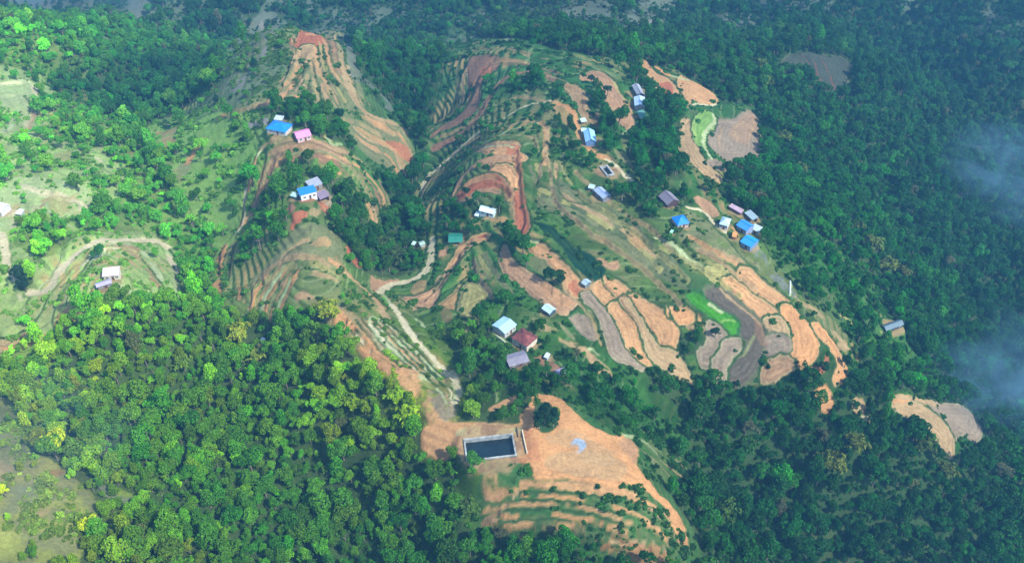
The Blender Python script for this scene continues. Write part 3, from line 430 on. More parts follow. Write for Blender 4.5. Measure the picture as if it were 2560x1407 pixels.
for q_, w_ in (('-60,330 10,340 40,460 60,560 100,660', 3.2), ('215,765 290,765 360,735 400,660 440,600 500,540 600,450 680,400 750,380 830,378', 3.0), ('880,375 1030,382 1170,395 1225,430', 2.6), ('1240,500 1270,560 1295,605', 2.2)): L(4, 'cream', w_, q_, clear=2.5)
L(5, 'cream', 2.2, '400,880 440,940 520,1070 640,1200 760,1330 850,1410'); L(5, 'cream', 2.6, '672,370 668,500 640,600 570,655 400,705 330,740')
# ---- clearing, slopes below it
P(8, 'org', '1430,170 1560,180 1650,230 1800,370 1980,470 2120,500 2180,590 2170,690 2270,810 2330,900 2430,980 2521,1130 2560,1300 2521,1260 2440,1130 2400,1010 2250,890 2100,840 2020,880 1860,860 1640,820 1430,810 1410,720 1300,670 1170,650 1370,620 1350,500 1340,420 1330,320 1400,230', None, st=.2)
P(8, 'tan', '1500,700 1600,600 1900,600 2100,700 2000,820 1700,790', None, st=0, amt=.6); P(8, 'tan', '1500,480 1700,430 1900,540 2050,620 1900,700 1600,560', None, st=0, amt=.5, mott=.3); P(8, 'red', '1340,420 1420,480 1480,700 1420,800 1300,670 1370,610', None, st=0, amt=.45, mott=.3); P(8, 'blue', '1700,520 1750,495 1800,520 1810,560 1770,590 1710,575', None, st=0, amt=.85, mott=.2)
P(8, 'turf', '1425,250 1500,225 1570,280 1600,370 1560,430 1490,450 1440,400', None, st=0, tree=.8, scrub=.9); P(8, 'pink', '2040,520 2130,500 2180,600 2160,680 2080,600', None, st=.2, amt=.6)
L(8, 'soil', 3.2, '1120,280 1200,240 1290,200'); L(8, 'pale', .7, '1195,0 1185,80 1150,150 1140,230', amt=.7); P(8, 'soil', '1050,830 1200,800 1270,840 1240,930 1150,960 1070,950', None, st=.3, mott=.4); P(8, 'pink', '1040,1100 1150,1020 1250,1130 1150,1150', None, st=0, amt=.8, mott=.35); P(8, 'turf', '1080,690 1200,680 1390,720 1400,810 1300,830 1100,760', None, st=.3, amt=.6, tree=.25, scrub=1)
T(8, '1330,870 1640,870 1860,900 2100,930 2300,980 2440,1120 2521,1300', '1080,1130 1400,1140 1700,1160 1900,1200 2100,1270 2300,1400', 9, ['soil', 'pink', 'tan'], 1.1, st=.8, riser=1.3, brk=.3)
P(8, 'red', '1850,1220 2060,1200 2200,1230 2400,1340 2420,1450 2150,1450 2080,1310 1880,1270', None, st=.4, amt=.5, mott=.45); L(8, 'soil', 1.4, '1330,850 1600,850 1900,890 2150,900', st=.5, riser=1.4)
T(8, '2180,470 2300,560 2521,700', '2230,600 2350,720 2521,850', 3, ['olive', 'tan'], 1.3, brk=.45); T(8, '2250,1100 2400,1250 2521,1407', '2100,1180 2300,1300 2450,1430', 3, ['tan', 'soil'], .9, brk=.45)
P(7, 'tan', '-100,620 60,640 100,720 40,800 -100,800', None, st=0, amt=.6, mott=.35); P(7, 'tan', '250,1000 350,1000 370,1080 280,1100', None, st=0, amt=.6, mott=.3); P(7, 'lilac', '700,840 850,850 1000,930 980,1000 850,960', None, st=0, amt=.7, tree=.2, mott=.3); P(7, 'red', '370,730 460,730 440,770 380,770', None, st=0, amt=.4)
pts_ = tr(8, '1050,840 1330,860 1860,880 2250,900 2430,1060 2540,1300 2400,1440 2000,1330 1700,1200 1250,1180 1000,1170'); sl_ = box(pts_, 2); ins = inside(pts_, X[sl_], Y[sl_]); SD[sl_][ins] = np.maximum(SD[sl_][ins], .5)
for q_ in ('1340,900 1640,905 1900,950 2200,1010 2420,1180', '1300,960 1600,960 1850,1010 2100,1080 2330,1250', '1250,1030 1550,1025 1850,1080 2150,1200', '1200,1090 1500,1090 1750,1130 1950,1210'): L(8, 'turf', 3.0, q_, st=.4, amt=.85, clear=0)
for k_, q_ in enumerate(('1320,872 1640,870 1880,900 2150,925 2330,990 2480,1150', '1330,925 1600,930 1880,985 2150,1050 2380,1220', '1210,985 1400,985 1650,990 1900,1045 2150,1130 2330,1300', '1180,1060 1400,1055 1650,1070 1900,1120 2100,1200', '1100,1120 1350,1120 1600,1125 1800,1160')): L(8, ('soil', 'org')[k_ % 2], .8, q_, st=1.0, riser=1.3, brk=.28, clear=.3)
# ------------------------------------------------------------------ levelled pads for buildings
PADS = []
def pad(x, y, r, z=None, soft=2.5):
    sl_ = box([(x, y)], r + soft + 1); d = np.hypot(X[sl_] - x, Y[sl_] - y)
    z = float(hb(np.array([x]), np.array([y]))[0]) if z is None else z
    m = sst(r + soft, r, d); H[sl_] = H[sl_] * (1 - m) + z * m
    wob = 2.2 * fbm(X[sl_], Y[sl_], 5, 77); blend(sl_, sst(r + 1.6, r - .6, d + wob), 'tan', .75); blend(sl_, sst(.1, .3, fbm(X[sl_], Y[sl_], 3.5, 78)) * sst(r + 1.6, r - .6, d), 'brown', .7)
    s2 = box([(x, y - r)], r + 8); d2 = segdist([(x, y), (x * .97, y - r * .7 - 4)], X[s2], Y[s2])[0]; TD[s2] *= 1 - sst(r + 1.5, r, d2); SD[s2] *= 1 - .5 * sst(r, r - 1, d2)
    SD[sl_] *= 1 - sst(r, r - 1, d); PADS.append((x, y, r)); return z
def hz(x, y):
    i = np.clip(np.searchsorted(gx, x) - 1, 0, nx - 2); j = np.clip(np.searchsorted(gy, y) - 1, 0, ny - 2)
    fx = (x - gx[i]) / (gx[i + 1] - gx[i]); fy = (y - gy[j]) / (gy[j + 1] - gy[j])
    return (H[j, i] * (1 - fx) + H[j, i + 1] * fx) * (1 - fy) + (H[j + 1, i] * (1 - fx) + H[j + 1, i + 1] * fx) * fy
def samp(Am, x, y):
    i = np.clip(np.searchsorted(gx, x) - 1, 0, nx - 2); j = np.clip(np.searchsorted(gy, y) - 1, 0, ny - 2); return Am[j, i]

# ------------------------------------------------------------------ materials
MC = {}
def mat(name, col=None, rough=.8, metal=0.0, var=.25, vs=1.2, col2=None, bump=0, spec=.3):
    if name in MC: return MC[name]
    m = bpy.data.materials.new(name); m.use_nodes = True; t = m.node_tree; b = t.nodes['Principled BSDF']
    b.inputs['Roughness'].default_value = rough; b.inputs['Metallic'].default_value = metal; b.inputs['Specular IOR Level'].default_value = spec
    tc = t.nodes.new('ShaderNodeTexCoord'); nz = t.nodes.new('ShaderNodeTexNoise'); nz.inputs['Scale'].default_value = vs; nz.inputs['Detail'].default_value = 5
    t.links.new(tc.outputs['Object'], nz.inputs['Vector'])
    mx = t.nodes.new('ShaderNodeMix'); mx.data_type = 'RGBA'; rp = t.nodes.new('ShaderNodeValToRGB'); rp.color_ramp.elements[0].position = .35; rp.color_ramp.elements[1].position = .65
    t.links.new(nz.outputs[0], rp.inputs[0]); t.links.new(rp.outputs[0], mx.inputs[0])
    c = np.array(col); c2 = np.array(col2) if col2 is not None else c * (1 - var)
    mx.inputs[6].default_value = (*c2, 1); mx.inputs[7].default_value = (*c, 1); t.links.new(mx.outputs[2], b.inputs['Base Color'])
    if bump:
        bp = t.nodes.new('ShaderNodeBump'); bp.inputs['Strength'].default_value = bump; t.links.new(nz.outputs[0], bp.inputs['Height']); t.links.new(bp.outputs[0], b.inputs['Normal'])
    MC[name] = m; return m
def leaf_mat(name, trans=.25):
    m = bpy.data.materials.new(name); m.use_nodes = True; t = m.node_tree; b = t.nodes['Principled BSDF']; out = t.nodes['Material Output']
    at = t.nodes.new('ShaderNodeAttribute'); at.attribute_type = 'INSTANCER'; at.attribute_name = 'tcol'
    al = t.nodes.new('ShaderNodeAttribute'); al.attribute_name = 'leafv'
    mul = t.nodes.new('ShaderNodeVectorMath'); mul.operation = 'MULTIPLY'; t.links.new(at.outputs['Color'], mul.inputs[0]); t.links.new(al.outputs['Color'], mul.inputs[1])
    b.inputs['Roughness'].default_value = .6; b.inputs['Specular IOR Level'].default_value = .25; t.links.new(mul.outputs[0], b.inputs['Base Color'])
    tl = t.nodes.new('ShaderNodeBsdfTranslucent'); t.links.new(mul.outputs[0], tl.inputs[0]); mx = t.nodes.new('ShaderNodeMixShader'); mx.inputs[0].default_value = trans
    t.links.new(b.outputs[0], mx.inputs[1]); t.links.new(tl.outputs[0], mx.inputs[2]); t.links.new(mx.outputs[0], out.inputs[0]); return m
LEAF = leaf_mat('leaves')
BARK = mat('bark', (.20, .17, .13), .9, var=.4, vs=6)

# ------------------------------------------------------------------ mesh building
def mesh_obj(name, V, F, m, parent=None, sm=False, cols=None):
    me = bpy.data.meshes.new(name); me.from_pydata([tuple(map(float, v)) for v in V], [], F)
    me.materials.append(m)
    if sm: me.polygons.foreach_set('use_smooth', [True] * len(F))
    if cols is not None:
        a = me.color_attributes.new('leafv', 'FLOAT_COLOR', 'CORNER')
        k = np.repeat(np.asarray(cols), [len(f) for f in F], axis=0); a.data.foreach_set('color', np.c_[k, np.ones(len(k))].ravel().astype(np.float32))
    me.update(); o = link(bpy.data.objects.new(name, me)); o.parent = parent; return o
def tag(o, label=None, cat=None, group=None, kind=None):
    for k, v in (('label', label), ('category', cat), ('group', group), ('kind', kind)):
        if v: o[k] = v
    return o
def empty(name, loc, rz=0): o = link(bpy.data.objects.new(name, None)); o.location = loc; o.rotation_euler = (0, 0, rz); o.empty_display_size = .5; return o
class MB:
    def __init__(s): s.V = []; s.F = []
    def box(s, c, d, rz=0):
        n = len(s.V); ca, sa = math.cos(rz), math.sin(rz)
        for sz in (-.5, .5):
            for sx, sy in ((-.5, -.5), (.5, -.5), (.5, .5), (-.5, .5)):
                x, y = sx * d[0], sy * d[1]; s.V.append((c[0] + x * ca - y * sa, c[1] + x * sa + y * ca, c[2] + sz * d[2]))
        s.F += [tuple(n + i for i in f) for f in ((0, 3, 2, 1), (4, 5, 6, 7), (0, 1, 5, 4), (1, 2, 6, 5), (2, 3, 7, 6), (3, 0, 4, 7))]; return s
    def prism(s, prof, x0, x1):                               # profile in y,z swept along x
        n = len(s.V); k = len(prof); s.V += [(x0, a, b) for a, b in prof] + [(x1, a, b) for a, b in prof]
        s.F += [tuple(n + i for i in range(k))[::-1], tuple(n + k + i for i in range(k))]
        s.F += [(n + i, n + (i + 1) % k, n + k + (i + 1) % k, n + k + i) for i in range(k)]; return s
    def tube(s, p, q, r0, r1, k=7):
        p, q = np.array(p, float), np.array(q, float); d = q - p; d /= np.linalg.norm(d) + 1e-9
        a = np.cross(d, (0, 0, 1) if abs(d[2]) < .9 else (1, 0, 0)); a /= np.linalg.norm(a); b = np.cross(d, a); n = len(s.V)
        for c, r in ((p, r0), (q, r1)):
            for i in range(k): t = 2 * math.pi * i / k; s.V.append(tuple(c + r * (math.cos(t) * a + math.sin(t) * b)))
        s.F += [(n + i, n + (i + 1) % k, n + k + (i + 1) % k, n + k + i) for i in range(k)]; s.F.append(tuple(n + k + i for i in range(k))); return s
    def sheet(s, p00, p10, p01, p11, th=.06, rib=.5, amp=.045):  # corrugated sheet; ribs run 0->1 in the second direction
        p00, p10, p01, p11 = (np.array(p, float) for p in (p00, p10, p01, p11))
        Lx = np.linalg.norm(p10 - p00); k = max(4, int(Lx / rib) * 4); nrm = np.cross(p10 - p00, p01 - p00); nrm /= np.linalg.norm(nrm)
        if nrm[2] < 0: nrm = -nrm
        n = len(s.V)
        for i in range(k + 1):
            f = i / k; o = nrm * amp * math.cos(i * math.pi / 2)
            a = p00 * (1 - f) + p10 * f; b = p01 * (1 - f) + p11 * f
            s.V += [tuple(a + o), tuple(b + o), tuple(a + o - nrm * th), tuple(b + o - nrm * th)]
        for i in range(k):
            q = n + 4 * i; s.F += [(q, q + 4, q + 5, q + 1), (q + 2, q + 3, q + 7, q + 6), (q, q + 2, q + 6, q + 4), (q + 1, q + 5, q + 7, q + 3)]
        s.F += [(n, n + 1, n + 3, n + 2), (n + 4 * k, n + 4 * k + 2, n + 4 * k + 3, n + 4 * k + 1)]; return s
    def build(s, name, m, parent=None): return mesh_obj(name, s.V, s.F, m, parent)

GLASS = mat('window_glass', (.05, .07, .08), .15, var=.3, spec=.6)
def roof_mat(c):
    nm = 'roof_sheet_%02x%02x%02x' % tuple(int(v) for v in c)
    if nm in MC: return MC[nm]
    m = mat(nm, lin(c) * .86, .5, var=.16, vs=.5, spec=.35); t = m.node_tree; b = t.nodes['Principled BSDF']; src = b.inputs['Base Color'].links[0].from_socket
    tc = t.nodes['Texture Coordinate']; mp = t.nodes.new('ShaderNodeMapping'); mp.inputs['Scale'].default_value = (1.6, .35, .35); t.links.new(tc.outputs['Object'], mp.inputs[0])
    n2 = t.nodes.new('ShaderNodeTexNoise'); n2.inputs['Scale'].default_value = 1; n2.inputs['Detail'].default_value = 6; t.links.new(mp.outputs[0], n2.inputs[0])
    r2 = t.nodes.new('ShaderNodeMapRange'); r2.inputs[1].default_value = .52; r2.inputs[2].default_value = .74; r2.inputs[4].default_value = .6; t.links.new(n2.outputs[0], r2.inputs[0])
    mx = t.nodes.new('ShaderNodeMix'); mx.data_type = 'RGBA'; t.links.new(r2.outputs[0], mx.inputs[0]); t.links.new(src, mx.inputs[6]); mx.inputs[7].default_value = (*(lin(c) * .35 + np.array([.07, .05, .04])), 1); t.links.new(mx.outputs[2], b.inputs['Base Color']); return m
def cmat(kind, c, **kw): return mat(kind + '_%02x%02x%02x' % tuple(int(v) for v in c), lin(c), **kw)
def house(a, b, wid, hgt, roof, rc, wc, name, cat, label, rise=None, rust=False, open_=False, eave=.32, win=2, group=None, base=None):
    """a, b: photo positions of the two ends of the roof's long axis"""
    wid *= .84; hgt *= .88; hm = hgt + .4
    (x0, y0), (x1, y1) = ground(*a, hm), ground(*b, hm)
    cx_, cy_ = (x0 + x1) / 2, (y0 + y1) / 2; Lh = math.hypot(x1 - x0, y1 - y0) - 2 * eave * .6; rz = math.atan2(y1 - y0, x1 - x0); W_ = wid
    z = pad(cx_, cy_, max(Lh, W_) / 2 + .6)
    if base is not None: z = base
    e = empty(name, (cx_, cy_, z), rz); tag(e, label, cat, group)
    rise = wid * .22 if rise is None else rise
    wm = cmat('wall', tuple(np.array(wc) * .9), rough=.9, var=.22, vs=.9)
    rm = mat('rusted_sheet', lin((128, 68, 62)), .75, var=.2, vs=.6, col2=lin((78, 42, 42))) if rust else roof_mat(rc)
    wl = MB(); l2, w2 = Lh / 2, W_ / 2
    if roof == 'gable': wl.prism([(-w2, -1.2), (w2, -1.2), (w2, hgt), (0, hgt + rise * .97), (-w2, hgt)], -l2, l2)
    elif roof == 'hip': wl.box((0, 0, hgt / 2 - .6), (Lh, W_, hgt + 1.2))
    else: wl.prism([(-w2, -1.2), (w2, -1.2), (w2, hgt + rise * .97), (-w2, hgt)], -l2, l2)
    if open_:
        for sx in (-1, 1):
            for sy in (-1, 1): MB().box((sx * (l2 - .1), sy * (w2 - .1), hgt / 2 - .6), (.16, .16, hgt + 1.2)).build('post', mat('timber', (.18, .12, .08), .9), e)
        MB().box((0, w2 - .1, hgt * .4), (Lh - .3, .1, hgt * .8)).build('wall', wm, e)
    else: wl.build('wall', wm, e)
    r = MB(); lo, so_ = l2 + eave, eave; sl_ = rise / (w2 if roof != 'shed' else W_); zt = .07
    if roof == 'gable':
        for s in (-1, 1): r.sheet((-lo, s * .02, hgt + rise + zt), (lo, s * .02, hgt + rise + zt), (-lo, s * (w2 + so_), hgt - sl_ * so_ + zt), (lo, s * (w2 + so_), hgt - sl_ * so_ + zt))
    elif roof == 'shed': r.sheet((-lo, w2 + so_, hgt + rise + sl_ * so_ + zt), (lo, w2 + so_, hgt + rise + sl_ * so_ + zt), (-lo, -w2 - so_, hgt - sl_ * so_ + zt), (lo, -w2 - so_, hgt - sl_ * so_ + zt))
    else:
        rl = max(0.05, l2 - w2); n = 0; zb = hgt + .02; r.V = [(-lo, -w2 - so_, zb), (lo, -w2 - so_, zb), (lo, w2 + so_, zb), (-lo, w2 + so_, zb), (-rl, 0, hgt + rise), (rl, 0, hgt + rise), (-lo, -w2 - so_, zb - .1), (lo, -w2 - so_, zb - .1), (lo, w2 + so_, zb - .1), (-lo, w2 + so_, zb - .1)]
        r.F = [(0, 1, 5, 4), (1, 2, 5), (2, 3, 4, 5), (3, 0, 4), (6, 9, 8, 7), (0, 6, 7, 1), (1, 7, 8, 2), (2, 8, 9, 3), (3, 9, 6, 0)]
    ro = r.build('roof', rm, e)
    if roof == 'gable': MB().box((0, 0, hgt + rise + .13), (2 * lo, .42, .09)).build('ridge_cap', cmat('roof_cap', tuple(np.array(rc) * .9), rough=.5), ro)
    if not open_ and hgt > 1.9:
        fr = cmat('frame', (225, 222, 210), rough=.6); dm = cmat('door', (96, 72, 56), rough=.7)
        MB().box((l2 * .15, -w2 - .03, .98), (.9, .07, 1.96)).build('door', dm, e)
        spots = [(l2 * (-.55), -1), (l2 * .68, -1), (-l2 * .4, 1), (l2 * .4, 1)][:win * 2]
        for fx, s in spots:
            f = MB(); yy = s * (w2 + .03)
            f.box((fx, yy, 1.02), (1.2, .09, .08)); f.box((fx, yy, 1.98), (1.2, .09, .08)); f.box((fx - .56, yy, 1.5), (.08, .09, .88)); f.box((fx + .56, yy, 1.5), (.08, .09, .88)); f.box((fx, yy, 1.5), (.05, .08, .88))
            fo = f.build('window', fr, e); MB().box((fx, s * (w2 + .012), 1.5), (1.04, .03, .88)).build('pane', GLASS, fo)
    return e
# ------------------------------------------------------------------ buildings
BL, PB, WH, GR = (28, 135, 245), (172, 208, 240), (225, 238, 238), (150, 155, 168)
house((676, 318), (722, 316), 8.5, 2.8, 'hip', BL, (215, 210, 200), 'house', 'house', 'bright blue roofed house beside the pink roofed house on the upper ridge', rise=1.8)
house((737, 334), (773, 331), 7.0, 2.9, 'gable', (250, 150, 215), (225, 195, 195), 'house', 'house', 'pink roofed house with pale walls on the upper ridge', rise=1.3)
house((688, 295), (707, 294), 3.0, 2.2, 'shed', (185, 200, 205), (120, 120, 115), 'shed', 'shed', 'small pale grey shed just behind the blue roof next to the pink house', win=0)
house((769, 457), (801, 457), 5.5, 3.0, 'shed', (165, 172, 185), (140, 130, 125), 'outbuilding', 'outbuilding', 'grey roofed outbuilding touching the back of the blue and white house', rise=.6, win=1)
house((746, 478), (788, 474), 7.0, 3.6, 'shed', (45, 150, 250), (238, 242, 245), 'house', 'house', 'blue sheet roofed house with bright white front wall above a red earth yard', rise=-.7)
house((800, 474), (813, 498), 4.5, 2.4, 'shed', (140, 125, 145), (110, 85, 85), 'lean_to', 'shed', 'purplish brown lean-to on the right side of the blue and white house', rise=.5, win=0, open_=True)
house((729, 486), (743, 485), 2.2, 2.0, 'shed', (165, 200, 200), (120, 130, 120), 'hut', 'hut', 'tiny pale hut on the left of the blue and white house', win=0)
house((1202, 522), (1238, 522), 4.2, 3.0, 'gable', (215, 245, 245), (200, 225, 225), 'house', 'house', 'white roofed house alone in trees under the red curved terraces', rise=1.1)
house((1189, 534), (1198, 534), 2.4, 2.0, 'shed', (200, 225, 230), (150, 160, 160), 'hut', 'hut', 'tiny white hut left of the white roofed house below the curved terraces', win=0)
house((1048, 610), (1060, 601), 2.6, 2.0, 'gable', (160, 190, 178), (180, 190, 180), 'shed', 'shed', 'small whitish shed beside the top end of the pale path', win=1)
house((1031, 607), (1038, 607), 1.8, 1.8, 'shed', (180, 215, 205), (150, 160, 150), 'hut', 'hut', 'very small pale hut to the left of the whitish shed by the path', win=0)
house((1122, 597), (1156, 588), 7, 2.2, 'gable', (40, 130, 110), (60, 120, 105), 'net_house', 'net house', 'teal green netted growing shelter in trees near the top of the pale path', rise=.8, open_=True)
house((1589, 212), (1603, 235), 4.2, 2.6, 'gable', (150, 158, 172), (110, 110, 110), 'long_shed', 'shed', 'long dull grey gabled shed behind the pale blue roof near the upper right plots', rise=.9, win=2)
house((1598, 244), (1601, 263), 6.0, 2.9, 'gable', (175, 205, 240), (190, 195, 200), 'house', 'house', 'pale blue roofed house in front of the long grey shed', rise=1.0)
house((1600, 277), (1611, 294), 3.6, 2.0, 'shed', (100, 160, 150), (90, 110, 100), 'lean_to', 'shed', 'weathered greenish shelter in trees below the pale blue roofed house', open_=True, win=0)
house((1452, 300), (1465, 299), 2.6, 1.9, 'shed', (190, 215, 205), (90, 90, 90), 'hut', 'hut', 'little pale open hut at the top of the roadside group of roofs', open_=True, win=0)
house((1454, 322), (1466, 323), 3.4, 2.3, 'gable', (195, 225, 240), (190, 200, 205), 'hut', 'hut', 'small white roofed hut directly behind the pale blue and white gable roof', win=1)
house((1472, 327), (1478, 350), 5.6, 2.8, 'gable', (150, 205, 245), (110, 150, 200), 'house', 'house', 'house with a pale blue and white gable roof beside the orange road', rise=1.5)
house((1474, 462), (1487, 466), 3.0, 2.2, 'gable', (185, 225, 220), (150, 170, 165), 'hut', 'hut', 'small mint white hut next to the grey blue roof below the small pond', win=1)
house((1495, 469), (1518, 492), 4.6, 2.6, 'gable', (160, 180, 215), (130, 130, 140), 'house', 'house', 'greyish blue gabled house below the small walled pond', rise=.9)
house((1662, 481), (1684, 507), 7.0, 2.4, 'gable', (128, 124, 138), (85, 65, 65), 'thatched_house', 'house', 'old greyish brown roofed house among trees above the single blue roof', rise=1.8, win=1)
house((1687, 552), (1716, 546), 6.5, 2.8, 'hip', (18, 135, 250), (205, 180, 165), 'house', 'house', 'single bright blue hipped roof house left of the village path', rise=1.7)
house((1803, 548), (1824, 556), 6.0, 2.9, 'hip', (185, 222, 238), (225, 220, 225), 'house', 'house', 'pale whitish blue hipped roof house at the lower end of the village path', rise=1.4)
house((1852, 551), (1876, 572), 6.0, 3.0, 'gable', (50, 145, 245), (150, 165, 200), 'house', 'house', 'medium blue roofed house touching the whitish annex and above the brightest blue roof', rise=1.0)
house((1883, 562), (1901, 577), 3.6, 2.6, 'shed', (185, 205, 205), (170, 180, 175), 'annex', 'outbuilding', 'whitish grey annex on the right of the two stacked blue roofs', rise=.5, win=1)
house((1863, 589), (1887, 612), 7.0, 3.0, 'gable', (25, 150, 255), (120, 150, 185), 'house', 'house', 'brightest blue roofed house lowest of the village at the edge of the forest', rise=.9)
house((1869, 528), (1889, 547), 3.0, 2.4, 'shed', (150, 175, 185), (80, 90, 95), 'lean_to', 'shed', 'cluttered grey open shelter behind the upper of the two stacked blue roofs', open_=True, win=0)
house((1827, 509), (1856, 529), 2.0, 1.8, 'shed', (190, 165, 185), (140, 110, 115), 'animal_pen', 'shed', 'narrow pinkish roofed pen above the whitish blue hipped house', win=0)
house((1832, 584), (1842, 588), 2.6, 1.8, 'shed', (205, 150, 90), (170, 120, 80), 'hut', 'hut', 'tiny orange brown hut left of the brightest blue roof', win=0)
house((1677, 577), (1682, 579), 1.6, 1.6, 'shed', (160, 225, 190), (130, 160, 140), 'hut', 'hut', 'tiny mint green hut below the single bright blue hipped roof', win=0)
house((1246, 822), (1275, 798), 7.6, 3.3, 'gable', (170, 215, 245), (200, 205, 205), 'house', 'house', 'pale icy blue square roofed house joined to the rusty red roofed house', rise=.8)
house((1292, 827), (1331, 855), 7.4, 3.6, 'hip', (150, 80, 72), (222, 212, 190), 'house', 'house', 'large house with rusty dark red roof and cream walls', rise=1.9, rust=True)
house((1267, 898), (1316, 890), 6.5, 2.2, 'gable', (142, 140, 156), (120, 110, 112), 'barn', 'barn', 'low grey barn in front of the rusty red roofed house', rise=.8, win=1)
house((1364, 885), (1372, 889), 2.0, 2.0, 'shed', (200, 230, 240), (170, 190, 190), 'hut', 'hut', 'tiny white hut right of the rusty red roofed house', win=0)
house((1391, 929), (1414, 928), 2.6, 1.6, 'shed', (142, 138, 168), (120, 112, 124), 'lean_to', 'shed', 'low lavender shelter at the end of the brown yard', open_=True, win=0)
house((1363, 762), (1383, 777), 4.0, 2.5, 'gable', (190, 225, 240), (70, 90, 95), 'field_house', 'house', 'small icy white roofed house at the lower end of a pink field', rise=.8, win=1)
house((1461, 698), (1471, 708), 3.6, 2.3, 'gable', (170, 195, 205), (110, 125, 130), 'field_hut', 'hut', 'small grey roofed hut at the corner of the dark teal netted field', win=1)
house((257, 681), (300, 681), 4.4, 3.0, 'shed', (222, 205, 205), (225, 220, 195), 'house', 'house', 'pale pinkish roofed house on the terraced knoll at the left', rise=.9)
house((240, 713), (277, 699), 3.0, 2.3, 'gable', (178, 172, 196), (140, 130, 125), 'shed', 'shed', 'narrow lilac grey shed in front of the pale pinkish roof', rise=.6, win=1)
house((-14, 512), (13, 521), 6.5, 3.0, 'gable', (230, 235, 245), (225, 228, 225), 'house', 'house', 'white house at the left edge at the top of the pale road', rise=1.2)
house((43, 527), (56, 531), 3.0, 2.2, 'shed', (225, 235, 240), (180, 190, 180), 'shed', 'shed', 'small white shed right of the white house at the left edge', win=0)
house((2214, 808), (2250, 813), 3.6, 2.4, 'gable', (105, 130, 142), (70, 85, 100), 'house', 'house', 'lone blue grey roofed house in the forest clearing at the right', rise=.9, win=1)
house((652, 848), (659, 849), 1.8, 1.8, 'shed', (200, 220, 230), (150, 150, 150), 'hut', 'hut', 'tiny white hut hidden in the forest at the left', win=0)

# ------------------------------------------------------------------ reservoirs
CONC = mat('concrete', lin((160, 166, 164)), .85, var=.5, vs=.6, bump=.3)
DARKW = mat('pond_water', (.010, .022, .028), .12, var=.5, vs=.25, spec=.5)
def basin(cs, name, label, depth, th, mw, up=.35, cat='reservoir'):
    w4 = np.array([ground(*c) for c in cs]); c = w4.mean(0); zc0 = float(hb(c[:1], c[1:])[0]) + up * .6; w4 = np.array([at_z(a_, b_, zc0) for a_, b_ in cs]); c = w4.mean(0)
    ax = (w4[1] - w4[0] + w4[2] - w4[3]) / 2; ay = (w4[2] - w4[1] + w4[3] - w4[0]) / 2
    Lx, Ly = np.hypot(*ax), np.hypot(*ay); rz = math.atan2(ax[1], ax[0])
    z = pad(c[0], c[1], max(Lx, Ly) * .62, soft=4)
    e = empty(name, (c[0], c[1], z), rz); tag(e, label, cat)
    wl = MB(); l2, w2 = Lx / 2, Ly / 2; zc, hh = (up - depth - .6) / 2, up + depth + .6
    wl.box((0, -w2 + th / 2, zc), (Lx, th, hh)).box((0, w2 - th / 2, zc), (Lx, th, hh)).box((-l2 + th / 2, 0, zc), (th, Ly - 2 * th, hh)).box((l2 - th / 2, 0, zc), (th, Ly - 2 * th, hh)); wl.build('rim_wall', CONC, e)
    MB().box((0, 0, -depth - .35), (Lx - 2 * th, Ly - 2 * th, .3)).build('basin_floor', CONC, e)
    mesh_obj('water', [(-l2 + th, -w2 + th, -mw), (l2 - th, -w2 + th, -mw), (l2 - th, w2 - th, -mw), (-l2 + th, w2 - th, -mw)], [(0, 1, 2, 3)], DARKW, e)
    sl_ = box([tuple(c)], max(Lx, Ly)); dx, dy = X[sl_] - c[0], Y[sl_] - c[1]; ca, sa = math.cos(rz), math.sin(rz)
    ins = (np.abs(dx * ca + dy * sa) < l2 - th * .45) & (np.abs(-dx * sa + dy * ca) < w2 - th * .45); H[sl_][ins] = z - depth - .6; return e, Lx, Ly, z
px8 = lambda x, y: (850 + x / 2.9314, 927 + y / 2.9314)
be, bLx, bLy, bz = basin([px8(898, 492), px8(1262, 455), px8(1303, 612), px8(930, 660)], 'reservoir', 'concrete walled rectangular reservoir of dark water beside the orange clearing', 1.9, .55, 1.3, up=.5)
basin([(1499, 417), (1518, 413), (1537, 436), (1517, 441)], 'pond', 'small dark pond with a pale rim between the orange road and mint hut', 1.2, .75, .4, up=.7, cat='pond')
def wall_line(a, b, name, label, hgt, th, c, cat='wall'):
    (x0, y0), (x1, y1) = ground(*a), ground(*b); n = max(2, int(math.hypot(x1 - x0, y1 - y0) / 3)); m = MB()
    for i in range(n):
        f = (i + .5) / n; x, y = x0 + (x1 - x0) * f, y0 + (y1 - y0) * f; zz = float(hz(np.array([x]), np.array([y]))[0]) - zb0(x0, y0)
        m.box((x - x0, y - y0, zz - .3), (math.hypot(x1 - x0, y1 - y0) / n + .004, th + .004 * (i % 2), hgt + 1.2), math.atan2(y1 - y0, x1 - x0))
    o = m.build(name, cmat('wall', c), None); o.location = (x0, y0, zb0(x0, y0)); return tag(o, label, cat)
def zb0(x, y): return float(hz(np.array([x]), np.array([y]))[0])
wall_line(px8(1335, 425), px8(1372, 608), 'retaining_wall', 'thin pale retaining wall right of the rectangular reservoir', .7, .35, (200, 190, 165))
wall_line(px8(1300, 400), px8(1310, 470), 'garden_wall', 'short stub of brown wall at the upper right corner of the reservoir', .8, .3, (140, 120, 95))
wall_line((1241, 842), (1262, 857), 'yard_wall', 'pale yard wall left of the rusty red roofed house', .9, .3, (200, 210, 190))
wall_line((1284, 858), (1300, 868), 'garden_wall', 'cream garden wall along the lower side of the rusty red roofed house', .8, .3, (215, 210, 200))
wall_line((1975, 706), (1974, 738), 'stone_wall', 'thin pale stone wall at the forest edge right of the rice terraces', .8, .5, (200, 210, 215))
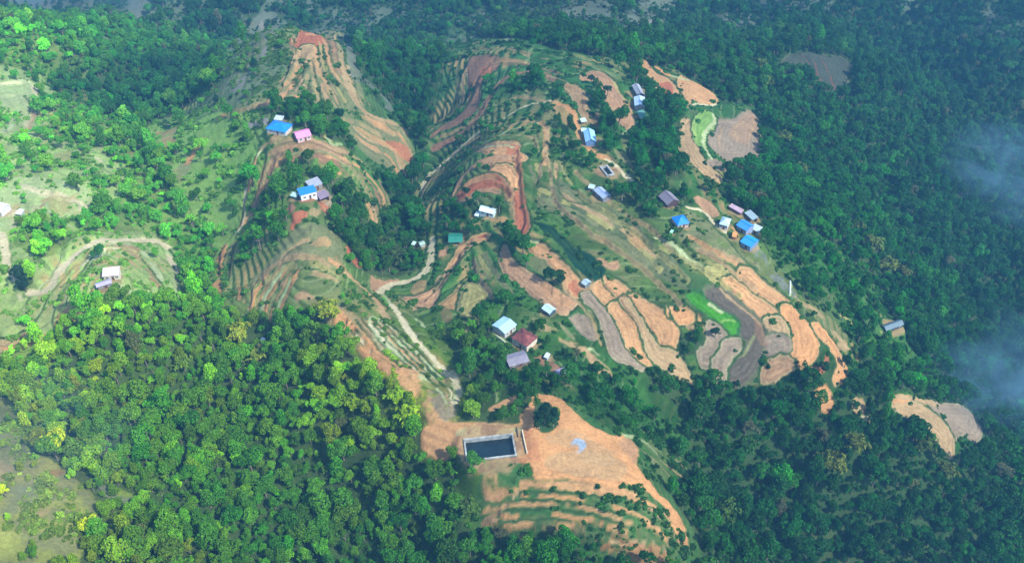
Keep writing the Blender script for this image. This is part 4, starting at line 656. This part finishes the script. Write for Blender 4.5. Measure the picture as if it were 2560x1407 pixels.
# net covered field posts
# ------------------------------------------------------------------ terrain object
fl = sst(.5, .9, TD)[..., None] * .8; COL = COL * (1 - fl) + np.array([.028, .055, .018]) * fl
def build_terrain():
    me = bpy.data.meshes.new('terrain'); n = nx * ny
    me.vertices.add(n); me.vertices.foreach_set('co', np.stack([X, Y, H], -1).astype(np.float32).ravel())
    i = np.arange(n).reshape(ny, nx); q = np.stack([i[:-1, :-1], i[:-1, 1:], i[1:, 1:], i[1:, :-1]], -1).reshape(-1, 4)
    me.loops.add(q.size); me.loops.foreach_set('vertex_index', q.ravel().astype(np.int32))
    me.polygons.add(len(q)); me.polygons.foreach_set('loop_start', np.arange(0, q.size, 4, dtype=np.int32))
    me.polygons.foreach_set('use_smooth', np.ones(len(q), bool)); me.update(calc_edges=True)
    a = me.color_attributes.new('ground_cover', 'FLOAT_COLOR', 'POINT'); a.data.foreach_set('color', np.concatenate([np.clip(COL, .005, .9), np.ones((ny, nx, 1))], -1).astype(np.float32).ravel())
    m = bpy.data.materials.new('earth_and_grass'); m.use_nodes = True; t = m.node_tree; b = t.nodes['Principled BSDF']; b.inputs['Roughness'].default_value = .95; b.inputs['Specular IOR Level'].default_value = .1
    at = t.nodes.new('ShaderNodeAttribute'); at.attribute_name = 'ground_cover'; tc = t.nodes.new('ShaderNodeTexCoord')
    n1 = t.nodes.new('ShaderNodeTexNoise'); n1.inputs['Scale'].default_value = .9; n1.inputs['Detail'].default_value = 6; n1.inputs['Roughness'].default_value = .7; t.links.new(tc.outputs['Object'], n1.inputs['Vector'])
    mr = t.nodes.new('ShaderNodeMapRange'); mr.inputs[1].default_value = .3; mr.inputs[2].default_value = .7; mr.inputs[3].default_value = .72; mr.inputs[4].default_value = 1.25; t.links.new(n1.outputs[0], mr.inputs[0])
    mu = t.nodes.new('ShaderNodeVectorMath'); mu.operation = 'SCALE'; t.links.new(at.outputs['Color'], mu.inputs[0]); t.links.new(mr.outputs[0], mu.inputs[3]); t.links.new(mu.outputs[0], b.inputs['Base Color'])
    bp = t.nodes.new('ShaderNodeBump'); bp.inputs['Strength'].default_value = .5; bp.inputs['Distance'].default_value = .5; t.links.new(n1.outputs[0], bp.inputs['Height']); t.links.new(bp.outputs[0], b.inputs['Normal'])
    me.materials.append(m); o = link(bpy.data.objects.new('terrain', me)); tag(o, 'terraced hillside of red earth, grass and forest floor', 'terrain', kind='structure')
build_terrain()

# ------------------------------------------------------------------ trees
def crown_mesh(kind, seed):
    r = np.random.default_rng(seed); lobes = []
    if kind == 'round':
        for i in range(14):
            a = r.uniform(0, 6.28); e = r.uniform(-.1, 1); rr = math.cos(e * 1.3) * r.uniform(.3, .85); lobes.append(((rr * math.cos(a), rr * math.sin(a), .55 + .42 * math.sin(e * 1.3)), r.uniform(.16, .38)))
        lobes.append(((r.uniform(-.15, .15), r.uniform(-.15, .15), .55), .42)); N = 1150; sz = .082
    elif kind == 'spread':
        for i in range(12):
            a = r.uniform(0, 6.28); rr = r.uniform(.15, .8); lobes.append(((rr * math.cos(a), rr * math.sin(a), .55 + r.uniform(0, .25) - .2 * rr), r.uniform(.22, .38)))
        N = 1150; sz = .08
    elif kind == 'tall':
        for i in range(10):
            z = .1 + i * .15; k = math.sin(math.pi * min(1, (z + .35) / 2.0)) * .6; a = r.uniform(0, 6.28); lobes.append(((k * .55 * math.cos(a), k * .55 * math.sin(a), z), .22 + .3 * k * r.uniform(.8, 1.2)))
        N = 1000; sz = .078
    elif kind == 'wisp':
        for i in range(16):
            a = r.uniform(0, 6.28); rr = r.uniform(.1, .75); lobes.append(((rr * math.cos(a), rr * math.sin(a), .3 + r.uniform(0, 1.0) * (1 - .5 * rr)), r.uniform(.12, .24)))
        N = 620; sz = .07
    elif kind == 'bush':
        for i in range(5):
            a = r.uniform(0, 6.28); rr = r.uniform(0, .6); lobes.append(((rr * math.cos(a), rr * math.sin(a), r.uniform(.15, .4)), r.uniform(.3, .55)))
        N = 120; sz = .21
    V = []; F = []; C = []
    if kind == 'bamboo':
        N = 1100; culms = [(r.uniform(0, 6.28), r.uniform(.25, 1.0), r.uniform(1.2, 1.7)) for _ in range(26)]
        P_ = np.empty((N, 3)); Nn = np.empty((N, 3)); sz = .115
        for i in range(N):
            a, s, h = culms[i % 26]; t = r.uniform(.25, 1) ** .8; x = s * t * t; P_[i] = (x * math.cos(a), x * math.sin(a), h * (t - .35 * t ** 3 * s)); P_[i] += r.normal(0, .06, 3); Nn[i] = (math.cos(a) * .7, math.sin(a) * .7, .8)
        Nn += r.normal(0, .5, (N, 3))
    else:
        w_ = np.array([l[1] ** 2 for l in lobes]); w_ /= w_.sum(); P_ = []; Nn = []
        while len(P_) < N:
            c, rad = lobes[r.choice(len(lobes), p=w_)]; d = r.normal(0, 1, 3); d /= np.linalg.norm(d)
            if d[2] < -.55: continue
            rad2 = rad * (1 + .16 * math.sin(d[0] * 7 + seed) * math.cos(d[1] * 6)) * r.uniform(.86, 1.06); p = np.array(c) + d * rad2
            if any(np.linalg.norm(p - np.array(c2)) < r2 * .72 for c2, r2 in lobes): continue
            P_.append(p); Nn.append(d + r.normal(0, .38, 3))
        P_ = np.array(P_); Nn = np.array(Nn)
    Nn /= np.linalg.norm(Nn, axis=1)[:, None]
    for i in range(N):
        nn = Nn[i]; a = np.cross(nn, r.normal(0, 1, 3)); a /= np.linalg.norm(a) + 1e-9; b = np.cross(nn, a); s = sz * r.uniform(.6, 1.35); k = len(V)
        if kind == 'bamboo': s1, s2 = s * 1.5, s * .6
        else: s1, s2 = s, s * r.uniform(.6, 1)
        dz = nn * s * .3
        V += [P_[i] - a * s1 - dz, P_[i] - b * s2 * .8 + dz, P_[i] + a * s1 - dz, P_[i] + b * s2]; F.append((k, k + 1, k + 2, k + 3))
        g = r.uniform(.62, 1.35); C.append((g * r.uniform(.85, 1.25), g, g * r.uniform(.75, 1.1)))
    me = bpy.data.meshes.new('crown'); me.from_pydata([tuple(map(float, v)) for v in V], [], F); me.materials.append(LEAF)
    at = me.color_attributes.new('leafv', 'FLOAT_COLOR', 'CORNER'); kk = np.repeat(np.array(C), 4, axis=0); at.data.foreach_set('color', np.c_[kk, np.ones(len(kk))].ravel().astype(np.float32)); return me
def trunk_mesh(kind, seed):
    r = random.Random(seed); m = MB(); top = {'round': .75, 'spread': .6, 'tall': 1.5, 'wisp': 1.1, 'bush': .3, 'bamboo': .9}[kind]
    if kind == 'bamboo':
        for i in range(9):
            a = r.uniform(0, 6.28); s = r.uniform(.1, .45); m.tube((0, 0, -.3), (s * .4 * math.cos(a), s * .4 * math.sin(a), .7), .02, .016, 5); m.tube((s * .4 * math.cos(a), s * .4 * math.sin(a), .7), (s * 1.3 * math.cos(a), s * 1.3 * math.sin(a), 1.25), .016, .008, 5)
    else:
        m.tube((0, 0, -1.1), (.02, .01, 0), .075, .055); m.tube((.02, .01, 0), (0, 0, top), .055, .03)
        for i in range(5):
            a = i * 1.26 + r.uniform(-.3, .3); z = r.uniform(0, .35); m.tube((.01, 0, z), (.5 * math.cos(a), .5 * math.sin(a), z + r.uniform(.25, .5)), .032, .012, 5)
    me = bpy.data.meshes.new('trunk'); me.from_pydata(m.V, [], m.F); me.materials.append(BARK); return me
KINDS_ = ['round', 'spread', 'round', 'spread', 'tall', 'tall', 'wisp', 'bamboo', 'round']
CM = [(k, crown_mesh(k, 100 + i), trunk_mesh(k, i)) for i, k in enumerate(KINDS_)]
# candidate positions all over the landform, jittered
def scatter(sp, x0, x1, y0, y1):
    a = np.arange(x0, x1, sp); b = np.arange(y0, y1, sp); gx_, gy_ = np.meshgrid(a, b); gx_ = gx_ + (np.arange(len(b)) % 2)[:, None] * sp / 2
    return (gx_ + rng.uniform(-.42, .42, gx_.shape) * sp).ravel(), (gy_ + rng.uniform(-.42, .42, gx_.shape) * sp).ravel()
tx, ty = scatter(3.45, -560, 620, 90, 950)
tz = hz(tx, ty); ppx, ppy, dep = project(tx, ty, tz + 4)
cover = samp(TD, tx, ty)
dens = np.clip(cover * 1.0, 0, 1)
keep = (rng.random(len(tx)) < dens) & (ppx > -420) & (ppx < 2980) & (ppy > -260) & (ppy < 1720)
near = ((tx - 0) ** 2 + (ty) ** 2) < 0; tx, ty, tz, ppx, ppy, dep, cover = (v[keep] for v in (tx, ty, tz, ppx, ppy, dep, cover))
tr_ = rng.gamma(6, 1 / 6, len(tx)) * (1.8 + .6 * cover); big = rng.random(len(tx)) < .1; tr_[big] *= 1.45; tr_ = np.clip(tr_, 1.3, 5.2)
tc_ = veg_lit(tx, ty, vt) * np.array([.97, 1.0, .43])  # tree tint takes on the sunlit left and shaded right tones
j = rng.normal(0, 1, (len(tx), 2)); tc_ *= np.exp(.28 * j[:, :1]); yl = np.clip(.5 + 1.6 * fbm(tx, ty, 40, 200), 0, 1) * rng.random(len(tx)); tc_[:, 0] *= 1 + .6 * yl ** 2; tc_[:, 1] *= 1 + .25 * yl ** 2
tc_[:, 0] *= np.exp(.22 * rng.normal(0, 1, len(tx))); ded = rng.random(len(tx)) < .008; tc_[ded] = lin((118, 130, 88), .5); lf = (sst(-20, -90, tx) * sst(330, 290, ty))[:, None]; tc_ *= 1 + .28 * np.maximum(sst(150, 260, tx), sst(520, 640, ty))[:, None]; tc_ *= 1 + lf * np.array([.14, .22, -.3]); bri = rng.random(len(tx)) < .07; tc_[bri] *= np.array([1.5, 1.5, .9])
tk = rng.choice([0, 1, 2, 3, 4, 5, 6, 8], len(tx))
# yellow feathery clumps seen at these places: px py radius(m)
BAM = [(597, 835, 6.5, 165, 165, 60), (820, 780, 6, 160, 160, 55), (640, 880, 4, 150, 155, 60), (2090, 1160, 6.5, 130, 130, 60), (2140, 1110, 5, 130, 130, 62), (2060, 1150, 5, 125, 130, 60), (2310, 1110, 5.5, 105, 115, 60), (2370, 1170, 5, 110, 115, 60), (2180, 610, 7, 130, 135, 75), (2220, 660, 6, 125, 130, 70), (2150, 570, 5, 120, 130, 70), (2260, 680, 5, 130, 125, 75), (1910, 210, 6, 125, 135, 65), (1900, 160, 5, 115, 130, 65), (1960, 345, 5.5, 120, 130, 65), (2000, 420, 5, 105, 120, 65), (1790, 150, 5, 95, 120, 70), (1810, 1280, 5.5, 85, 110, 45), (1870, 1110, 5, 60, 105, 40), (960, 610, 6, 85, 105, 60), (985, 640, 5, 85, 100, 62), (1020, 1035, 5, 165, 185, 30), (880, 1005, 4.5, 140, 160, 30), (990, 985, 4.5, 150, 175, 30), (1170, 1260, 5, 90, 115, 50), (455, 905, 4.5, 120, 140, 50), (2160, 1290, 4, 60, 100, 45), (180, 300, 4.5, 120, 145, 75), (190, 150, 5, 110, 140, 70), (1780, 460, 3.5, 75, 110, 55)]
sx = np.array([ground(b[0], b[1], 5.0) for b in BAM]); sz_ = hz(sx[:, 0], sx[:, 1])
# single trees standing in the open: px py radius colour kind
LONE = [(1362, 1042, 4.3, 20, 72, 42, 3), (1348, 1060, 3.0, 26, 82, 40, 0), (1384, 1055, 2.8, 40, 100, 62, 0), (1225, 235, 2.5, 30, 95, 50, 0), (635, 165, 3.2, 20, 85, 60, 5), (850, 290, 3, 24, 88, 55, 0), (1370, 690, 3.2, 24, 92, 40, 0), (1400, 700, 2.4, 24, 85, 40, 0), (1790, 830, 2.5, 20, 80, 40, 0), (290, 740, 4.5, 110, 165, 40, 3), (312, 735, 3.2, 105, 160, 45, 3), (275, 760, 3.2, 110, 160, 45, 3), (50, 705, 4.6, 40, 85, 60, 0), (60, 715, 3.5, 40, 85, 62, 0), (1520, 225, 3, 24, 92, 52, 0), (1500, 240, 3, 22, 88, 50, 3), (1478, 200, 2.6, 28, 96, 54, 0), (250, 635, 3.6, 60, 140, 60, 3), (1165, 480, 2.5, 24, 85, 42, 0), (360, 350, 3.4, 85, 140, 75, 0), (365, 365, 3.2, 110, 180, 50, 0), (540, 250, 2.5, 35, 80, 60, 5), (1900, 500, 2.6, 35, 110, 45, 0), (2115, 905, 3, 25, 95, 40, 0), (2060, 920, 3, 28, 98, 40, 0), (1175, 1375, 4, 75, 150, 40, 0), (1320, 1380, 4.5, 95, 165, 40, 3), (1035, 1215, 3.6, 85, 170, 45, 0), (1185, 1190, 3.8, 80, 160, 50, 0)]
lx = np.array([ground(b[0], b[1], 3.0) for b in LONE]); lz = hz(lx[:, 0], lx[:, 1])
def drop_near(c, rad):
    m = np.ones(len(tx), bool)
    for (x, y), r in zip(c, rad): m &= (tx - x) ** 2 + (ty - y) ** 2 > (r * .8) ** 2
    return m
mk = drop_near(sx, [b[2] for b in BAM]) & drop_near(lx, [b[2] for b in LONE]); tx, ty, tz, ppx, ppy, dep, tr_, tc_, tk = (v[mk] for v in (tx, ty, tz, ppx, ppy, dep, tr_, tc_, tk))
NB, NL = len(BAM), len(LONE)
def hsvname(c):
    r, g, b = c; br = g
    if r > .8 * g: return 'yellowish'
    if br < .055: return 'very dark green'
    if br < .10: return 'dark green'
    if r > .55 * g: return 'olive green'
    if br < .17: return 'mid green'
    return 'bright green'
MARKS = [(597, 835, 'the bamboo left of the gullied slope'), (100, 1150, 'the pale grass at the lower left corner'), (300, 1250, 'the mauve bare patch at the lower left'), (400, 1000, 'the middle of the left forest slope'), (150, 950, 'the striped track left of the forest'), (300, 850, 'the lower terraces of the left knoll'), (820, 800, 'the foot of the terraced spur'), (930, 900, 'the top of the gullied orange slope'), (1030, 1010, 'the narrow end of the gullied slope'), (1080, 1130, 'the earth platform left of the reservoir'), (1180, 1200, 'the lower side of the reservoir'), (700, 1080, 'the middle of the large left forest'), (850, 1200, 'the forest hollow left of the reservoir'), (600, 1350, 'the bottom edge of the left forest'), (900, 1390, 'the dark gully at the bottom of the forest'), (1190, 1290, 'the orange patch below the reservoir'), (1350, 1370, 'the foot of the lowest terraces'), (1550, 1390, 'the right end of the lowest terraces'), (1750, 1330, 'the orange track running off the bottom'), (1850, 1150, 'the forest slope right of the clearing'), (2000, 1350, 'the bottom of the right forest'), (2090, 1150, 'the yellow bamboo in the right forest'), (2300, 1300, 'the lower right corner forest'), (1700, 1050, 'the slope above the orange clearing'), (1200, 950, 'the woods below the rusty roofed house'), (2050, 1030, 'the small pale slab in the woods'), (2400, 1100, 'the two fan shaped plots at the right'), (1360, 1045, 'the round tree ring in the clearing'), (290, 740, 'the pale pinkish roofed house'), (50, 700, 'the bend of the pale road')]
MKW = [(ground(a, b), s) for a, b, s in MARKS]
def lab(kind, c, r, x, y):
    shp = {'round': 'round-crowned', 'spread': 'broad-crowned', 'tall': 'tall narrow', 'wisp': 'thin-leaved', 'bamboo': 'feathery'}[kind]; size = 'small' if r < 2.8 else 'large' if r > 4.3 else 'medium'
    near_ = min(MKW, key=lambda k: (k[0][0] - x) ** 2 + (k[0][1] - y) ** 2)[1]
    return '%s %s %s tree near %s' % (size, hsvname(c), shp, near_)
vis = (ppx > 8) & (ppx < 2552) & (ppy > 8) & (ppy < 1440)
order = np.argsort(-(tr_ / dep) * vis)[:300 - NB - NL]; indiv = np.zeros(len(tx), bool); indiv[order] = True
PROTO = {}
seen = set()
def put_tree(k, x, y, z, r, c, label, group, lift=None, name='tree', cat='tree'):
    kind, cm, tm = CM[k]; e = empty(name, (x, y, z), rng.uniform(0, 6.28)); tag(e, label, cat, group)
    st = r * (.75 if kind not in ('bamboo',) else .1); co = bpy.data.objects.new('crown', cm); to = bpy.data.objects.new('trunk', tm)
    sc = (r, r * rng.uniform(.8, 1.18), r * rng.uniform(.85, 1.35))
    for o in (co, to): link(o); o.parent = e; o.location = (0, 0, st); o.scale = sc
    to.scale = (r, r, r); co['tcol'] = [float(v) for v in c]
    if k not in PROTO: PROTO[k] = (co, to)
for i in range(NB):
    b = BAM[i]; put_tree(7, sx[i, 0], sx[i, 1], sz_[i], b[2], lin(b[3:6], .8) * np.array([.85, 1.15, .8]), 'yellowish feathery bamboo clump near ' + min(MKW, key=lambda k: (k[0][0] - sx[i, 0]) ** 2 + (k[0][1] - sx[i, 1]) ** 2)[1], 'yellow green bamboo clumps', name='bamboo_clump', cat='bamboo')
for i in range(NL):
    b = LONE[i]; c = lin(b[3:6], .6); put_tree(b[6], lx[i, 0], lx[i, 1], lz[i], b[2], c, 'lone ' + lab(CM[b[6]][0], c, b[2], *lx[i]), 'trees standing in the open or at the forest edge')
for i in order: put_tree(int(tk[i]), tx[i], ty[i], tz[i], tr_[i], tc_[i], lab(CM[tk[i]][0], tc_[i], tr_[i], tx[i], ty[i]), 'trees of the forest slopes')
# bushes: a few single ones, then the scrub as one mass
BUSHM = [crown_mesh('bush', 300 + i) for i in range(3)]
bush0 = []
for i, (a, b, r, c, s) in enumerate([(1705, 735, 1.6, (45, 115, 40), 'dark green bush at the upper end of the vivid green paddy'), (1618, 745, 1.4, (50, 110, 50), 'small bush between two curved pink paddies'), (1690, 770, 1.6, (55, 120, 45), 'bush on the bank below the dark teal field')]):
    x, y = ground(a, b); o = link(bpy.data.objects.new('bush', BUSHM[i])); o.location = (x, y, zb0(x, y)); o.scale = (r, r, r); o['tcol'] = [float(v) for v in lin(c, .6)]; tag(o, s, 'bush', 'bushes on the terrace banks'); bush0.append(o)
def mass(name, label, cat, x, y, z, sc, col, idx, layers):
    me = bpy.data.meshes.new(name); n = len(x); me.vertices.add(n); me.vertices.foreach_set('co', np.stack([x, y, z], -1).astype(np.float32).ravel())
    def at(nm, ty_, v, f): me.attributes.new(nm, ty_, 'POINT').data.foreach_set(f, np.ascontiguousarray(v).astype(np.float32 if f != 'value' or ty_ != 'INT' else np.int32).ravel())
    at('sc', 'FLOAT_VECTOR', sc, 'vector'); at('rot', 'FLOAT_VECTOR', np.c_[rng.uniform(-.06, .06, n), rng.uniform(-.06, .06, n), rng.uniform(0, 6.28, n)], 'vector'); at('tcol', 'FLOAT_COLOR', np.c_[col, np.ones(n)], 'color'); at('idx', 'INT', idx, 'value')
    o = link(bpy.data.objects.new(name, me)); tag(o, label, cat, kind='stuff'); g = bpy.data.node_groups.new(name, 'GeometryNodeTree')
    g.interface.new_socket('Geometry', in_out='INPUT', socket_type='NodeSocketGeometry'); g.interface.new_socket('Geometry', in_out='OUTPUT', socket_type='NodeSocketGeometry')
    N = g.nodes; gi = N.new('NodeGroupInput'); go = N.new('NodeGroupOutput'); J = N.new('GeometryNodeJoinGeometry')
    def named(nm, t): a = N.new('GeometryNodeInputNamedAttribute'); a.data_type = t; a.inputs[0].default_value = nm; return a.outputs[0]
    for k, ob in layers:
        cmp = N.new('FunctionNodeCompare'); cmp.data_type = 'INT'; cmp.operation = 'EQUAL'; g.links.new(named('idx', 'INT'), cmp.inputs[2]); cmp.inputs[3].default_value = k
        oi = N.new('GeometryNodeObjectInfo'); oi.inputs[0].default_value = ob; oi.inputs[1].default_value = True; oi.transform_space = 'ORIGINAL'
        ip = N.new('GeometryNodeInstanceOnPoints'); g.links.new(gi.outputs[0], ip.inputs['Points']); g.links.new(cmp.outputs[0], ip.inputs['Selection']); g.links.new(oi.outputs['Geometry'], ip.inputs['Instance'])
        er = N.new('FunctionNodeEulerToRotation'); g.links.new(named('rot', 'FLOAT_VECTOR'), er.inputs[0]); g.links.new(er.outputs[0], ip.inputs['Rotation']); g.links.new(named('sc', 'FLOAT_VECTOR'), ip.inputs['Scale']); g.links.new(ip.outputs[0], J.inputs[0])
    g.links.new(J.outputs[0], go.inputs[0]); md = o.modifiers.new('scatter', 'NODES'); md.node_group = g; return o
rest = ~indiv
n_ = rest.sum(); scv = np.stack([tr_[rest], tr_[rest] * rng.uniform(.72, 1.25, n_), tr_[rest] * rng.uniform(.8, 1.5, n_)], -1)
mass('forest', 'dense tropical forest covering the valleys and slopes', 'forest', tx[rest], ty[rest], tz[rest] + tr_[rest] * .75, scv, tc_[rest], tk[rest], [(k, PROTO[k][q]) for k in PROTO if k != 7 for q in (0, 1)])
bx, by = scatter(1.35, -440, 470, 150, 720); bp_x, bp_y, _ = project(bx, by, hz(bx, by))
sd = samp(SD, bx, by); td = samp(TD, bx, by); clump = np.clip(.42 + 2.2 * fbm(bx, by, 9, 310), 0, 1.3)
kp = (rng.random(len(bx)) < sd * clump * np.where(td > .6, .45, 1.0)) & (bp_x > -300) & (bp_x < 2860) & (bp_y > -150) & (bp_y < 1600); bx, by = bx[kp], by[kp]
n_ = len(bx); br_ = rng.gamma(3.5, .29, n_) * 1.05; br_ = np.clip(br_, .35, 3); bc = (veg_lit(bx, by, vt) * .6 + veg_lit(bx, by, vgr) * .4) * np.array([.66, .72, .38]) * np.exp(.3 * rng.normal(0, 1, (n_, 1)))
mass('scrub', 'low bushes and tall grass growing over the banks and slopes', 'scrub', bx, by, hz(bx, by) - br_ * .15, np.stack([br_ * 1.1, br_, br_ * .8], -1), bc, rng.integers(0, 3, n_), [(k, bush0[k]) for k in range(3)])
print('trees', len(tx), 'scrub', n_, 'verts', nx * ny)

# ------------------------------------------------------------------ air
def vol(name, col, dens, anis, noise=None):
    m = bpy.data.materials.new(name); m.use_nodes = True; t = m.node_tree; t.nodes.remove(t.nodes['Principled BSDF']); v = t.nodes.new('ShaderNodeVolumePrincipled'); v.inputs['Color'].default_value = (*col, 1); v.inputs['Density'].default_value = dens; v.inputs['Anisotropy'].default_value = anis
    t.links.new(v.outputs[0], t.nodes['Material Output'].inputs['Volume'])
    if noise:
        tc = t.nodes.new('ShaderNodeTexCoord'); ln = t.nodes.new('ShaderNodeVectorMath'); ln.operation = 'LENGTH'; t.links.new(tc.outputs['Object'], ln.inputs[0])
        fo = t.nodes.new('ShaderNodeMapRange'); fo.inputs[1].default_value = 1; fo.inputs[2].default_value = .2; fo.interpolation_type = 'SMOOTHSTEP'; t.links.new(ln.outputs['Value'], fo.inputs[0])
        nz = t.nodes.new('ShaderNodeTexNoise'); nz.inputs['Scale'].default_value = noise; nz.inputs['Detail'].default_value = 6; nz.inputs['Roughness'].default_value = .62; nz.inputs['Distortion'].default_value = .8; t.links.new(tc.outputs['Object'], nz.inputs[0])
        mr = t.nodes.new('ShaderNodeMapRange'); mr.inputs[1].default_value = .42; mr.inputs[2].default_value = .72; t.links.new(nz.outputs[0], mr.inputs[0])
        a = t.nodes.new('ShaderNodeMath'); a.operation = 'MULTIPLY'; t.links.new(fo.outputs[0], a.inputs[0]); t.links.new(mr.outputs[0], a.inputs[1]); b = t.nodes.new('ShaderNodeMath'); b.operation = 'MULTIPLY'; b.inputs[1].default_value = dens; t.links.new(a.outputs[0], b.inputs[0]); t.links.new(b.outputs[0], v.inputs['Density'])
    return m
HAZE = vol('haze_air', (.16, .55, 1.0), .00023, .0)
z0 = float(H.min()) - 1
hzb = MB().box((0, 700, (z0 + 400) / 2), (6400, 6000, 400 - z0)).build('haze', HAZE); tag(hzb, 'thin bluish haze filling the valley air', 'haze', kind='stuff')
def mist(px, py, up, sx_, sy_, sz, rz, dens, label):
    import bmesh
    x, y = ground(px, py); z = zb0(x, y) + up; bm = bmesh.new(); bmesh.ops.create_icosphere(bm, subdivisions=3, radius=1); me = bpy.data.meshes.new('mist'); bm.to_mesh(me); bm.free()
    me.materials.append(vol('mist_%d' % px, (.32, .68, 1), dens, .2, 2.6)); o = link(bpy.data.objects.new('mist', me)); o.location = (x, y, z); o.scale = (sx_, sy_, sz); o.rotation_euler = (0, 0, rz); tag(o, label, 'mist', kind='stuff')
mist(2510, 520, 25, 55, 60, 30, .3, .028, 'thin bluish mist drifting over the dark valley at the right')
mist(2440, 1010, 14, 48, 30, 20, .2, .05, 'thin mist above the two fan shaped plots')
mist(110, 1180, 12, 42, 48, 14, .2, .016, 'faint mist over the pale grass at the lower left corner')
mist(2555, 1060, 25, 32, 60, 28, 0, .022, 'mist at the lower right valley')
mist(350, 15, 20, 60, 45, 24, 0, .03, 'pale mist in the far valley at the top left')
mist(110, 30, 20, 75, 60, 26, 0, .016, 'bluish mist at the top left corner')
